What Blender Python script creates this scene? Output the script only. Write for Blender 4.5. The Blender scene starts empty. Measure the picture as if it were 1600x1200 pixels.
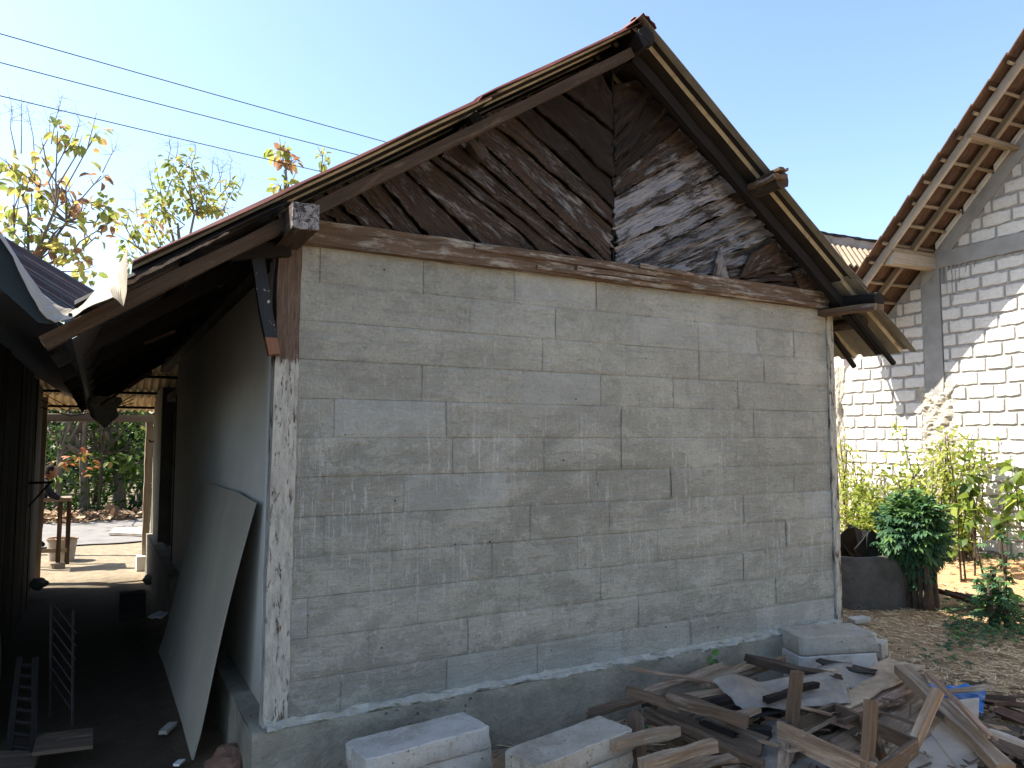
import bpy, math, random
from mathutils import Vector, Matrix, noise
rnd = random.Random(7)
S = bpy.context.scene
COL = S.collection
# ---------------------------------------------------------------- camera, sky, sun, exposure
FPX = 1157.0; CAMZ = 1.67; YAW = math.radians(29.25); PITCH = math.atan(85/1157)
fw = Vector((math.sin(YAW)*math.cos(PITCH), math.cos(YAW)*math.cos(PITCH), math.sin(PITCH)))
rt = Vector((math.cos(YAW), -math.sin(YAW), 0)); up = rt.cross(fw)
cd = bpy.data.cameras.new('camera'); cam = bpy.data.objects.new('camera', cd); COL.objects.link(cam)
cd.sensor_width = 36; cd.lens = FPX/1600*36; cd.clip_start = .05; cd.clip_end = 2000
cam.matrix_world = Matrix(((rt.x, up.x, -fw.x, 0), (rt.y, up.y, -fw.y, 0), (rt.z, up.z, -fw.z, CAMZ), (0, 0, 0, 1)))
S.camera = cam
SUN = Vector((-.80, .50, 1.08)).normalized()          # direction towards the sun
EXPO = 1.75
W = bpy.data.worlds.new('World'); S.world = W; W.use_nodes = True
wn = W.node_tree; bg = wn.nodes['Background']; sky = wn.nodes.new('ShaderNodeTexSky')
sky.sky_type = 'NISHITA'; sky.sun_disc = False
sky.sun_elevation = math.asin(SUN.z); sky.sun_rotation = math.atan2(SUN.x, SUN.y)
sky.air_density = 1.1; sky.dust_density = 1.3; sky.ozone_density = 2.2
wn.links.new(sky.outputs[0], bg.inputs[0]); bg.inputs[1].default_value = .100
sl = bpy.data.lights.new('sun', 'SUN'); sl.energy = 5.0; sl.angle = math.radians(.5); sl.color = (1, .93, .82)
so = bpy.data.objects.new('sun', sl); COL.objects.link(so); so.rotation_euler = SUN.to_track_quat('Z', 'Y').to_euler()
S.view_settings.view_transform = 'Standard'; S.view_settings.look = 'None'
S.view_settings.exposure = EXPO; S.view_settings.gamma = 1; S.view_settings.use_curve_mapping = False

# ---------------------------------------------------------------- measuring
def at(px, py, x=None, y=None, z=None, d=None):
    """world point on a real plane, measured from the photograph"""
    r = fw + rt*((px-800)/FPX) - up*((py-600)/FPX)
    if x is not None: t = x/r.x
    elif y is not None: t = y/r.y
    elif z is not None: t = (z-CAMZ)/r.z
    else: t = d
    return Vector((0, 0, CAMZ)) + r*t
def sm(a, b, v):
    t = min(1, max(0, (v-a)/(b-a))); return t*t*(3-2*t)
def gz(x, y):
    h = -.33*sm(5, 13, y)*(1-sm(1.5, 5, x)) + .27*sm(7.4, 9.3, x)*(1-sm(9, 14, y))
    h += sm(22, 60, y)*5*(1-sm(4, 14, x)) 
    h += .018*noise.noise(Vector((x*1.3, y*1.3, 3))) + .010*noise.noise(Vector((x*4, y*4, 7)))
    return h - .01

# ---------------------------------------------------------------- materials
class NT:
    def __init__(s, name):
        s.m = bpy.data.materials.new(name); s.m.use_nodes = True; s.t = s.m.node_tree
        s.b = s.t.nodes['Principled BSDF']; s.b.inputs['Specular IOR Level'].default_value = .25
        s.b.inputs['Roughness'].default_value = .85
    def set(s, i, v):
        if isinstance(v, bpy.types.NodeSocket): s.t.links.new(v, i)
        elif isinstance(v, tuple) and len(v) == 3 and i.type == 'RGBA': i.default_value = (*v, 1)
        else: i.default_value = v
    def geo(s, o='Position'): return s.t.nodes.new('ShaderNodeNewGeometry').outputs[o]
    def uv(s): return s.t.nodes.new('ShaderNodeUVMap').outputs[0]
    def obj(s): return s.t.nodes.new('ShaderNodeTexCoord').outputs['Object']
    def rand(s): return s.t.nodes.new('ShaderNodeObjectInfo').outputs['Random']
    def attr(s, n):
        a = s.t.nodes.new('ShaderNodeAttribute'); a.attribute_name = n; return a.outputs['Fac']
    def mp(s, v, sc=(1, 1, 1), lo=(0, 0, 0), rot=(0, 0, 0)):
        n = s.t.nodes.new('ShaderNodeMapping'); s.set(n.inputs[0], v); s.set(n.inputs[1], lo); n.inputs[2].default_value = rot; n.inputs[3].default_value = sc
        return n.outputs[0]
    def off(s, v, k=37.0):
        c = s.t.nodes.new('ShaderNodeCombineXYZ'); r = s.math('MULTIPLY', s.rand(), k)
        for i in range(3): s.set(c.inputs[i], r)
        a = s.t.nodes.new('ShaderNodeVectorMath'); a.operation = 'ADD'; s.set(a.inputs[0], v); s.set(a.inputs[1], c.outputs[0]); return a.outputs[0]
    def noise(s, v, sc, det=5, ro=.6, dist=0):
        n = s.t.nodes.new('ShaderNodeTexNoise'); s.set(n.inputs['Vector'], v); n.inputs['Scale'].default_value = sc
        n.inputs['Detail'].default_value = det; n.inputs['Roughness'].default_value = ro; n.inputs['Distortion'].default_value = dist
        return n.outputs['Fac']
    def vor(s, v, sc, feat='F1', out='Distance'):
        n = s.t.nodes.new('ShaderNodeTexVoronoi'); n.feature = feat; s.set(n.inputs['Vector'], v); n.inputs['Scale'].default_value = sc; return n.outputs[out]
    def math(s, op, a, b=0, c=None):
        n = s.t.nodes.new('ShaderNodeMath'); n.operation = op; s.set(n.inputs[0], a); s.set(n.inputs[1], b)
        if c is not None: s.set(n.inputs[2], c)
        return n.outputs[0]
    def rng(s, v, a, b, c=0, d=1):
        n = s.t.nodes.new('ShaderNodeMapRange'); s.set(n.inputs[0], v)
        for i, q in enumerate((a, b, c, d)): n.inputs[i+1].default_value = q
        return n.outputs[0]
    def ramp(s, f, stops):
        n = s.t.nodes.new('ShaderNodeValToRGB'); s.set(n.inputs[0], f); e = n.color_ramp.elements
        while len(e) < len(stops): e.new(.5)
        for q, (p, c) in zip(e, stops): q.position = p; q.color = (*c, 1)
        return n.outputs[0]
    def mix(s, f, a, b, mode='MIX'):
        n = s.t.nodes.new('ShaderNodeMix'); n.data_type = 'RGBA'; n.blend_type = mode
        s.set(n.inputs[0], f); s.set(n.inputs[6], a); s.set(n.inputs[7], b); return n.outputs[2]
    def xyz(s, v, i):
        n = s.t.nodes.new('ShaderNodeSeparateXYZ'); s.set(n.inputs[0], v); return n.outputs[i]
    def bump(s, h, st=.5, dist=.01, nrm=None):
        n = s.t.nodes.new('ShaderNodeBump'); s.set(n.inputs['Height'], h); n.inputs['Strength'].default_value = st; n.inputs['Distance'].default_value = dist
        if nrm is not None: s.set(n.inputs['Normal'], nrm)
        return n.outputs[0]
    def out(s, col, bump=None, rough=None, metal=None, spec=None):
        s.set(s.b.inputs['Base Color'], col)
        if bump is not None: s.set(s.b.inputs['Normal'], bump)
        if rough is not None: s.set(s.b.inputs['Roughness'], rough)
        if metal is not None: s.set(s.b.inputs['Metallic'], metal)
        if spec is not None: s.set(s.b.inputs['Specular IOR Level'], spec)
        return s.m

def wood(name, dark, mid, pale, pale_lo=.5, pale_hi=.75, dist=.006, vary=.35):
    m = NT(name); v = m.off(m.uv())
    g = m.noise(m.mp(v, (2.2, 34, 1)), 1, 8, .72, .25)
    g2 = m.noise(m.mp(v, (6, 120, 1)), 1, 4, .7)
    c = m.mix(m.rng(g, .3, .68), dark, mid)
    big = m.noise(m.mp(v, (3, 11, 1)), 1.3, 9, .76, .2)
    wear = m.math('ADD', big, m.math('MULTIPLY', m.math('SUBTRACT', g, .5), .55))
    pf = m.rng(wear, pale_lo, pale_hi)
    c = m.mix(pf, c, pale)
    c = m.mix(m.rng(g2, .58, .75, 0, .55), c, tuple(q*.35 for q in dark))
    sp = m.noise(v, 60, 2); c = m.mix(m.rng(sp, .70, .74, 0, .5), c, tuple(q*.3 for q in dark))
    c = m.mix(m.rng(m.rand(), 0, 1, 0, vary), c, tuple(q*.45 for q in mid))
    h = m.math('ADD', g, m.math('ADD', m.math('MULTIPLY', g2, .5), m.math('MULTIPLY', pf, .35)))
    return m.out(c, m.bump(h, .75, dist))
def plainwood(name, a, b, dist=.003):
    m = NT(name); v = m.off(m.uv()); g = m.noise(m.mp(v, (2, 40, 1)), 1, 5, .6, .5); big = m.noise(v, 3, 5)
    c = m.mix(m.rng(g, .3, .7), a, b); c = m.mix(m.rng(big, .5, .8, 0, .5), c, tuple(q*.5 for q in a))
    c = m.mix(m.rng(m.rand(), 0, 1, 0, .25), c, tuple(q*.6 for q in a))
    return m.out(c, m.bump(g, .5, dist))
def rough_mineral(name, a, b, sc=8, dist=.008, st=.7, pores=0, rough=.95, grime=None, grime_amt=.4):
    m = NT(name); p = m.off(m.obj(), 11)
    n1 = m.noise(p, sc, 8, .65); n2 = m.noise(p, sc*7, 5, .7)
    c = m.mix(m.rng(n1, .3, .7), a, b)
    c = m.mix(m.rng(m.rand(), 0, 1, 0, .22), c, tuple(q*.72 for q in a))
    h = m.math('ADD', n1, m.math('MULTIPLY', n2, .4))
    if pores:
        vo = m.vor(p, pores); pf = m.rng(vo, .06, .16); ph = m.rng(m.noise(p, pores*.35, 2), .52, .6)
        k = m.math('MULTIPLY', m.math('SUBTRACT', 1, pf), ph)
        c = m.mix(m.math('MULTIPLY', k, .6), c, tuple(q*.4 for q in a)); h = m.math('SUBTRACT', h, m.math('MULTIPLY', k, .7))
    if grime:
        c = m.mix(m.rng(m.noise(p, sc*.4, 6, .7), .5, .72, 0, grime_amt), c, grime)
    return m.out(c, m.bump(h, st, dist), rough)

M = {}
# rendered block wall: trowel streaks, drips, pale and bluish patches
def skim(name):
    m = NT(name); p = m.geo(); z = m.xyz(p, 2)
    big = m.noise(p, .9, 6, .6); mid = m.noise(m.mp(p, (2.6, 2.6, 4.2)), 1, 10, .74, .25)
    band = m.noise(m.mp(p, (.35, .35, 3.1)), 1, 3, .5)               # level bands, course by course
    tro = m.noise(m.mp(p, (5, 5, 34)), 1, 9, .8, .3)                 # level trowel strokes
    dia = m.noise(m.mp(p, (7, 7, 30), (0, 0, 0), (0, .65, 0)), 1, 9, .8, .3)
    drip = m.noise(m.mp(p, (55, 55, 3.4)), 1, 9, .78, .35)           # upright drips
    scr = m.noise(m.mp(p, (30, 30, 12), (0, 0, 0), (0, -.9, 0)), 1, 9, .85, .4)
    fine = m.noise(p, 60, 8, .8)
    c = m.mix(m.rng(big, .36, .64), (0.394, 0.396, 0.337), (0.496, 0.498, 0.432))
    c = m.mix(m.rng(band, .40, .62, .0, .38), c, (0.319, 0.322, 0.278))
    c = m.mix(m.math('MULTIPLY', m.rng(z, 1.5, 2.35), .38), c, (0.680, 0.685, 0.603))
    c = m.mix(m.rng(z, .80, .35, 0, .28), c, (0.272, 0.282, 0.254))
    c = m.mix(m.rng(mid, .52, .535, 0, .5), c, (0.639, 0.643, 0.559))
    c = m.mix(m.rng(mid, .465, .435, 0, .38), c, (0.299, 0.300, 0.259))
    c = m.mix(m.rng(tro, .56, .60, 0, .45), c, (0.259, 0.257, 0.218)); c = m.mix(m.rng(tro, .42, .37, 0, .40), c, (0.680, 0.685, 0.603))
    dm = m.rng(m.noise(p, 1.1, 3), .45, .55)
    c = m.mix(m.math('MULTIPLY', m.rng(dia, .57, .62), m.math('MULTIPLY', dm, .45)), c, (0.734, 0.742, 0.653))
    c = m.mix(m.math('MULTIPLY', m.rng(dia, .42, .37), m.math('MULTIPLY', dm, .45)), c, (0.231, 0.233, 0.196))
    dz = m.math('MULTIPLY', m.rng(z, 2.0, 1.7), m.rng(z, .45, .9))
    c = m.mix(m.math('MULTIPLY', m.math('MULTIPLY', m.rng(drip, .555, .60), m.rng(m.noise(p, 1.8, 3), .42, .54)), m.math('MULTIPLY', dz, .85)), c, (0.742, 0.750, 0.726))
    c = m.mix(m.math('MULTIPLY', m.rng(drip, .40, .34), .45), c, (0.231, 0.233, 0.204))
    c = m.mix(m.rng(scr, .575, .61, 0, .7), c, (0.742, 0.750, 0.726)); c = m.mix(m.rng(scr, .415, .38, 0, .6), c, (0.177, 0.177, 0.153))
    c = m.mix(m.rng(fine, .40, .60, .0, .42), c, (0.272, 0.273, 0.240))
    r = m.rand(); c = m.mix(m.rng(m.math('FRACT', m.math('MULTIPLY', r, 17.3)), .84, .86, 0, .28), c, (0.571, 0.608, 0.609))
    c = m.mix(m.rng(m.math('FRACT', m.math('MULTIPLY', r, 7.1)), .3, 1, 0, .16), c, (0.285, 0.282, 0.246))
    pit = m.rng(m.vor(p, 6), .028, .04); pit2 = m.rng(m.vor(m.mp(p, (1, 1, 1), (3, 1, 7)), 19), .05, .09)
    c = m.mix(m.math('MULTIPLY', m.math('SUBTRACT', 1, pit), .85), c, (0.044, 0.044, 0.044))
    c = m.mix(m.math('MULTIPLY', m.math('MULTIPLY', m.math('SUBTRACT', 1, pit2), m.rng(mid, .5, .6)), .6), c, (0.077, 0.072, 0.066))
    h = m.math('ADD', m.math('ADD', m.math('MULTIPLY', tro, .7), m.math('MULTIPLY', m.rng(mid, .40, .60), .6)), m.math('ADD', m.math('MULTIPLY', scr, .6), m.math('MULTIPLY', fine, .3)))
    h = m.math('ADD', h, m.math('ADD', m.math('MULTIPLY', pit, .5), m.math('MULTIPLY', m.math('MULTIPLY', dia, dm), .5)))
    return m.out(c, m.bump(h, 1, .032), .92)
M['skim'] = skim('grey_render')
M['mortar_in'] = rough_mineral('wall_mortar', (.26, .25, .21), (.44, .43, .38), 14)
M['plinth'] = rough_mineral('plinth_concrete', (.22, .205, .16), (.38, .355, .285), 5, .035, 1, 14, grime=(.11, .105, .08), grime_amt=.7)
def gablewood(name, lo, hi, dark=(.018, .012, .009), mid=(.098, .064, .045), pale=(.36, .34, .32)):
    m = NT(name); v = m.off(m.uv()); g = m.noise(m.mp(v, (3.5, 58, 1)), 1, 9, .76, .2); g2 = m.noise(m.mp(v, (9, 110, 1)), 1, 6, .75, .2)
    fl = m.noise(m.mp(v, (11, 70, 1)), 1, 11, .82, .15); bl = m.noise(m.mp(v, (3.2, 9, 1)), 1, 10, .76)
    c = m.mix(m.rng(g, .36, .64), dark, mid); c = m.mix(m.rng(bl, .50, .7, 0, .4), c, (.14, .10, .075))
    k = m.math('ADD', fl, m.math('MULTIPLY', m.math('SUBTRACT', bl, .5), 1.6)); pf = m.rng(k, lo, hi)
    pc = m.mix(m.rng(g, .35, .65), tuple(q*.55 for q in pale), pale); c = m.mix(pf, c, pc)
    c = m.mix(m.rng(g2, .55, .62, 0, .8), c, (.012, .009, .008)); c = m.mix(m.rng(g, .43, .37, 0, .9), c, (.012, .008, .006))
    c = m.mix(m.rng(m.rand(), 0, 1, 0, .40), c, tuple(q*.4 for q in mid))
    h = m.math('ADD', m.math('MULTIPLY', g, 1.2), m.math('ADD', m.math('MULTIPLY', g2, .4), m.math('MULTIPLY', pf, .5)))
    return m.out(c, m.bump(h, 1, .02))
M['gable_top'] = gablewood('soot_shade_gable_board', .64, .72, (.010, .007, .006), (.042, .027, .019), (.20, .18, .165)); M['gable'] = gablewood('weathered_gable_board', .52, .62, (.018, .011, .008), (.115, .072, .048), (.33, .31, .29))  # gable_top: colour holds both soot and the roof overhang's shade
M['gable_pale'] = gablewood('bleached_gable_board', .36, .48, (.022, .016, .013), (.13, .098, .078), (.42, .41, .42))
M['tie'] = wood('tie_beam_wood', (.055, .033, .020), (.17, .115, .075), (.38, .35, .30), .50, .66, .010, .1)
M['beam_dark'] = wood('dark_beam_wood', (.018, .013, .010), (.075, .052, .038), (.22, .20, .19), .58, .8, .006, .3)
M['soot'] = plainwood('soot_black_wood', (.006, .005, .005), (.018, .014, .012))
M['rafter_brown'] = wood('brown_rafter', (.022, .015, .010), (.085, .055, .034), (.17, .12, .08), .55, .75, .006, .2)
M['brace'] = None
def endgrain():
    m = NT('checked_end_grain'); p = m.geo(); n = m.noise(p, 45, 8, .8, 1.5); r = m.vor(p, 38, 'DISTANCE_TO_EDGE'); w = m.noise(p, 16, 5, .7)
    c = m.mix(m.rng(n, .42, .55), (.05, .04, .036), (.40, .38, .37)); c = m.mix(m.rng(w, .54, .60, 0, .85), c, (.025, .018, .015))
    return m.out(c, m.bump(n, 1, .02))
def flaky(name, bare=True):
    m = NT(name); p = m.geo(); z = m.xyz(p, 2)
    n = m.noise(m.mp(p, (26, 26, 7)), 1, 9, .78, .2); n2 = m.noise(m.mp(p, (75, 75, 7)), 1, 7, .75, .2)
    wd = m.mix(m.rng(n2, .35, .65), (.05, .034, .025), (.16, .11, .08))
    wh = m.mix(m.rng(m.noise(m.mp(p, (40, 40, 9)), 1, 7, .75), .35, .65), (.24, .235, .205), (.44, .43, .38))
    f = m.math('ADD', n, m.math('ADD', m.math('MULTIPLY', (m.rng(z, 2.02, 2.12, .10, -.20) if bare else .08), 1), m.math('MULTIPLY', m.math('SUBTRACT', n2, .5), .5)))
    k = m.rng(f, .505, .53); c = m.mix(k, wd, wh)
    c = m.mix(m.rng(m.noise(m.mp(p, (30, 30, 9)), 1, 5, .7), .62, .7, 0, .6), c, (.14, .13, .11))
    return m.out(c, m.bump(m.math('ADD', k, n2), .7, .006))
M['flaky'] = flaky('flaking_white_post'); M['flaky2'] = flaky('flaking_grey_post', False)
def plaster():
    m = NT('white_wall_plaster'); p = m.geo(); n = m.noise(p, 1.5, 6, .6); d = m.noise(p, 12, 6, .7)
    c = m.mix(m.rng(n, .3, .7), (.46, .45, .40), (.56, .55, .50)); c = m.mix(m.rng(d, .6, .75, 0, .3), c, (.25, .23, .20))
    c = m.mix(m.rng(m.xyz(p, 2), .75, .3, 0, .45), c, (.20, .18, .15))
    return m.out(c, m.bump(d, .3, .003), .8)
M['plaster'] = plaster()
M['trim'] = rough_mineral('painted_trim', (.55, .57, .58), (.63, .65, .66), 5, .002, .3)
M['gypsum'] = rough_mineral('gypsum_board', (.32, .285, .225), (.39, .35, .285), 2.5, .001, .3)
def metal_under():
    m = NT('cream_roof_underside'); p = m.geo(); n = m.noise(m.mp(p, (3, 14, 3)), 1, 6, .7); d = m.noise(p, 2, 4)
    c = m.mix(m.rng(n, .35, .7), (.17, .155, .12), (.30, .275, .215)); c = m.mix(m.rng(d, .5, .7, 0, .6), c, (.08, .065, .05))
    return m.out(c, m.bump(n, .2, .003), .6)
M['under'] = metal_under()
def metal_red():
    m = NT('rusty_red_roof'); p = m.geo(); n = m.noise(p, 6, 7, .7)
    c = m.mix(m.rng(n, .35, .65), (.10, .022, .018), (.17, .06, .04)); return m.out(c, m.bump(n, .3, .003), .6)
M['soot_shade_sheet'] = rough_mineral('soot_shade_underside', (.018, .015, .013), (.05, .042, .034), 4, .002, .4, rough=.7)  # darkened for soot and for the shade under the overhang
M['cream_rib'] = rough_mineral('cream_skylit_rib', (.36, .31, .21), (.50, .44, .32), 14, .002, .4, rough=.6, grime=(.10, .07, .05), grime_amt=.8)  # cream paint, with the skylight on the flanks put into its colour
M['red'] = metal_red()
M['grey_metal'] = rough_mineral('weathered_grey_sheet', (.17, .16, .13), (.29, .275, .23), 6, .002, .4, rough=.55, grime=(.07, .06, .05))
M['dark_metal'] = rough_mineral('black_roof_sheet', (.020, .018, .020), (.045, .04, .042), 5, .002, .4, rough=.5)
M['teal'] = rough_mineral('dark_teal_paint', (.010, .020, .025), (.018, .03, .036), 4, .001, .3, rough=.6)
M['gutter'] = rough_mineral('gutter_white_metal', (.20, .172, .125), (.28, .245, .185), 9, .003, .5, rough=.5, grime=(.16, .12, .09), grime_amt=.5)
def aacmat(name, a, b, dirt):
    m = NT(name); p = m.off(m.obj(), 11); n = m.noise(p, 6, 9, .72); f = m.noise(p, 70, 6, .8); v1 = m.vor(p, 70); v2 = m.vor(p, 26)
    c = m.mix(m.rng(n, .35, .65), a, b); c = m.mix(m.rng(m.noise(p, 3.2, 8, .75), .5, .6, 0, .55), c, dirt)
    k1 = m.math('MULTIPLY', m.rng(v1, .25, .12), m.rng(f, .45, .55)); k2 = m.math('MULTIPLY', m.rng(v2, .16, .08), m.rng(n, .45, .6))
    c = m.mix(m.math('MULTIPLY', k1, .45), c, tuple(q*.45 for q in a)); c = m.mix(m.math('MULTIPLY', k2, .7), c, tuple(q*.35 for q in a))
    st_ = m.noise(m.mp(p, (5, 40, 5), (0, 0, 0), (0, 0, .5)), 1, 8, .8); c = m.mix(m.rng(st_, .60, .66, 0, .5), c, tuple(q*.6 for q in dirt))
    c = m.mix(m.math('MULTIPLY', m.rng(m.xyz(m.obj(), 2), .045, .0), m.rng(n, .3, .6, .2, .9)), c, dirt)
    h = m.math('SUBTRACT', m.math('ADD', n, m.math('MULTIPLY', f, .5)), m.math('ADD', m.math('MULTIPLY', k1, .4), k2)); return m.out(c, m.bump(h, 1, .014), .95)
M['aac'] = aacmat('aerated_block', (.40, .39, .355), (.52, .51, .475), (.28, .245, .19))
M['aac_old'] = rough_mineral('aerated_block', (.33, .315, .285), (.43, .415, .38), 5, .004, .6, 60, grime=(.26, .25, .23), grime_amt=.35)
M['aac_warm'] = aacmat('aerated_block_dusty', (.31, .295, .25), (.43, .41, .36), (.20, .17, .125))
M['aac_warm_old'] = rough_mineral('aerated_block_dusty', (.25, .225, .18), (.36, .33, .27), 5, .004, .6, 50, grime=(.20, .18, .15), grime_amt=.45)
M['lime'] = rough_mineral('white_limestone_brick', (.62, .60, .56), (.76, .745, .70), 9, .02, .9, 20, grime=(.44, .40, .35), grime_amt=.6)
M['mortar'] = rough_mineral('brick_mortar', (.30, .285, .265), (.48, .46, .43), 14, .03, 1)
M['concrete'] = rough_mineral('cast_concrete', (.22, .215, .205), (.33, .325, .31), 4, .006, .7, 22, grime=(.13, .13, .13))
M['splatter'] = rough_mineral('splattered_mortar', (.32, .295, .24), (.50, .46, .385), 16, .035, 1, 12)
M['tile'] = rough_mineral('clay_roof_tile', (.055, .032, .022), (.13, .075, .05), 7, .005, .6, grime=(.03, .022, .02), grime_amt=.6)
M['batten'] = plainwood('new_batten_wood', (.17, .13, .09), (.28, .225, .16))
M['verge'] = plainwood('grey_verge_board', (.26, .22, .175), (.38, .33, .27))
M['greywood'] = wood('grey_scrap_wood', (.10, .07, .047), (.37, .275, .19), (.52, .45, .36), .52, .72, .006, .35)
M['brownwood'] = wood('brown_scrap_wood', (.032, .023, .016), (.17, .12, .082), (.38, .33, .27), .58, .78, .006, .4)
M['redwood'] = wood('reddish_scrap_board', (.12, .075, .05), (.36, .245, .175), (.50, .42, .33), .52, .75, .004, .2)
M['fibre'] = rough_mineral('mottled_fibre_board', (.42, .32, .22), (.58, .46, .33), 9, .03, 1, 34, grime=(.16, .11, .07), grime_amt=.6)
M['palesheet'] = rough_mineral('dusty_white_sheet', (.30, .26, .215), (.42, .375, .315), 5, .004, .6, 30, grime=(.16, .125, .09), grime_amt=.8)
M['tin'] = rough_mineral('dull_tin_sheet', (.14, .13, .115), (.27, .25, .22), 6, .01, .7, rough=.6, grime=(.10, .075, .055), grime_amt=.9)
M['tarp'] = rough_mineral('blue_tarpaulin', (.03, .12, .34), (.06, .20, .46), 6, .01, .5, rough=.5)
M['black'] = rough_mineral('black_felt', (.010, .010, .010), (.03, .028, .026), 8, .01, .8, rough=.6)
M['tub'] = rough_mineral('mossy_concrete_tub', (.05, .045, .038), (.115, .105, .09), 5, .015, .9, 14, grime=(.025, .022, .018), grime_amt=.7)
M['clay'] = rough_mineral('crumbly_red_brick', (.16, .085, .055), (.25, .15, .11), 9, .02, 1)
M['stone'] = rough_mineral('rough_grey_lump', (.18, .165, .145), (.29, .27, .24), 10, .02, 1)
M['bark'] = rough_mineral('grey_bark', (.10, .085, .065), (.22, .19, .15), 8, .02, .8)
M['darkbark'] = rough_mineral('brown_stems', (.035, .024, .018), (.09, .065, .045), 9, .02, .8)
M['cable'] = rough_mineral('black_cable', (.012, .012, .012), (.02, .02, .02), 5, .001, .2)
M['white'] = rough_mineral('white_plastic', (.6, .6, .58), (.7, .7, .68), 5, .001, .2)
M['shirt'] = rough_mineral('black_cloth', (.010, .010, .012), (.02, .02, .024), 10, .004, .5)
M['skin'] = rough_mineral('brown_skin', (.24, .12, .07), (.29, .15, .09), 6, .001, .2)
M['hair'] = rough_mineral('black_hair', (.008, .007, .006), (.015, .012, .01), 20, .003, .5)
M['canopy'] = rough_mineral('cream_fibre_cement_sheet', (.60, .49, .33), (.72, .60, .42), 3, .003, .4)
M['wallboard'] = wood('old_wall_plank', (.010, .009, .008), (.036, .030, .026), (.075, .068, .06), .60, .85, .004, .4)
M['palepost'] = plainwood('pale_door_post', (.22, .17, .12), (.34, .27, .20))
M['pillar'] = rough_mineral('worn_grey_pillar', (.13, .12, .09), (.22, .20, .155), 5, .006, .8, 20)
def brace_mat():
    m = NT('speckled_black_paint'); p = m.geo(); n = m.noise(p, 28, 3); 
    c = m.mix(m.rng(n, .66, .69), (.012, .012, .013), (.35, .34, .31)); k = m.rng(m.xyz(p, 2), 2.155, 2.15)
    return m.out(m.mix(k, c, (.17, .075, .035)), None, .5)
M['brace'] = brace_mat()
def leafmat(name, stops, trans=.35, rough=.5):
    m = NT(name); t = m.attr('tint'); p = m.geo(); n = m.noise(p, 9, 3)
    c = m.ramp(m.math('ADD', t, m.rng(n, .3, .7, -.06, .06)), stops)
    m.out(c, None, rough, spec=.3)
    tr = m.t.nodes.new('ShaderNodeBsdfTranslucent'); m.set(tr.inputs[0], c)
    mx = m.t.nodes.new('ShaderNodeMixShader'); mx.inputs[0].default_value = trans
    m.t.links.new(m.b.outputs[0], mx.inputs[1]); m.t.links.new(tr.outputs[0], mx.inputs[2])
    m.t.links.new(mx.outputs[0], m.t.nodes['Material Output'].inputs[0]); return m.m
M['teak'] = leafmat('turning_teak_leaf', [(0, (.09, .13, .035)), (.35, (.24, .29, .07)), (.6, (.47, .43, .11)), (.8, (.38, .20, .10)), (1, (.22, .12, .08))], .5)
M['green'] = leafmat('forest_leaf', [(0, (.018, .04, .010)), (.45, (.05, .10, .018)), (.8, (.13, .19, .03)), (.93, (.28, .28, .05)), (1, (.40, .10, .03))], .4)
M['bush'] = leafmat('dark_palmate_leaf', [(0, (.016, .045, .026)), (.5, (.04, .105, .045)), (1, (.11, .20, .05))], .25, .6)
M['vine'] = leafmat('yellow_green_leaf', [(0, (.06, .11, .02)), (.5, (.20, .26, .04)), (1, (.42, .42, .09))], .5)
def soil():
    m = NT('bare_soil'); p = m.geo(); a = m.noise(p, .7, 6, .6); b = m.noise(p, 6, 8, .7); d = m.noise(p, 45, 4, .7)
    c = m.mix(m.rng(b, .3, .7), (.21, .145, .082), (.38, .28, .17))
    rr = m.rng(m.xyz(p, 0), 6.2, 8.2); c = m.mix(m.math('MULTIPLY', rr, m.rng(a, .3, .6)), c, (.42, .24, .115))
    al = m.rng(m.xyz(p, 0), .9, .4); c = m.mix(m.math('MULTIPLY', al, .85), c, (.011, .009, .007))  # shade of the roofed passage painted in as near-black soil
    far = m.math('MULTIPLY', m.rng(m.xyz(p, 1), 11.4, 12.6), m.rng(m.xyz(p, 0), 6, 3)); c = m.mix(far, c, m.mix(m.rng(b, .35, .65), (.18, .14, .095), (.29, .24, .165)))
    c = m.mix(m.rng(d, .6, .72, 0, .5), c, (.05, .036, .025))
    h = m.math('ADD', b, m.math('MULTIPLY', d, .4)); return m.out(c, m.bump(h, .9, .03), .95)
def translucent_sheet():
    m = NT('cream_translucent_sheet'); p = m.geo(); n = m.noise(p, 3, 6, .7); c = m.mix(m.rng(n, .3, .7), (.52, .42, .27), (.68, .56, .38)); m.out(c, None, .6)
    tr = m.t.nodes.new('ShaderNodeBsdfTranslucent'); m.set(tr.inputs[0], c); mx = m.t.nodes.new('ShaderNodeMixShader'); mx.inputs[0].default_value = .22
    m.t.links.new(m.b.outputs[0], mx.inputs[1]); m.t.links.new(tr.outputs[0], mx.inputs[2]); m.t.links.new(mx.outputs[0], m.t.nodes['Material Output'].inputs[0]); return m.m
M['canopy'] = translucent_sheet()
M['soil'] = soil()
def strawmat():
    m = NT('dry_straw'); t = m.attr('tint')
    return m.out(m.ramp(t, [(0, (.22, .15, .08)), (.5, (.50, .38, .21)), (1, (.70, .58, .38))]), None, .8)
M['straw'] = strawmat()
M['litter'] = leafmat('fallen_leaf', [(0, (.12, .065, .03)), (.5, (.30, .18, .10)), (1, (.48, .36, .23))], .1, .8)

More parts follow.
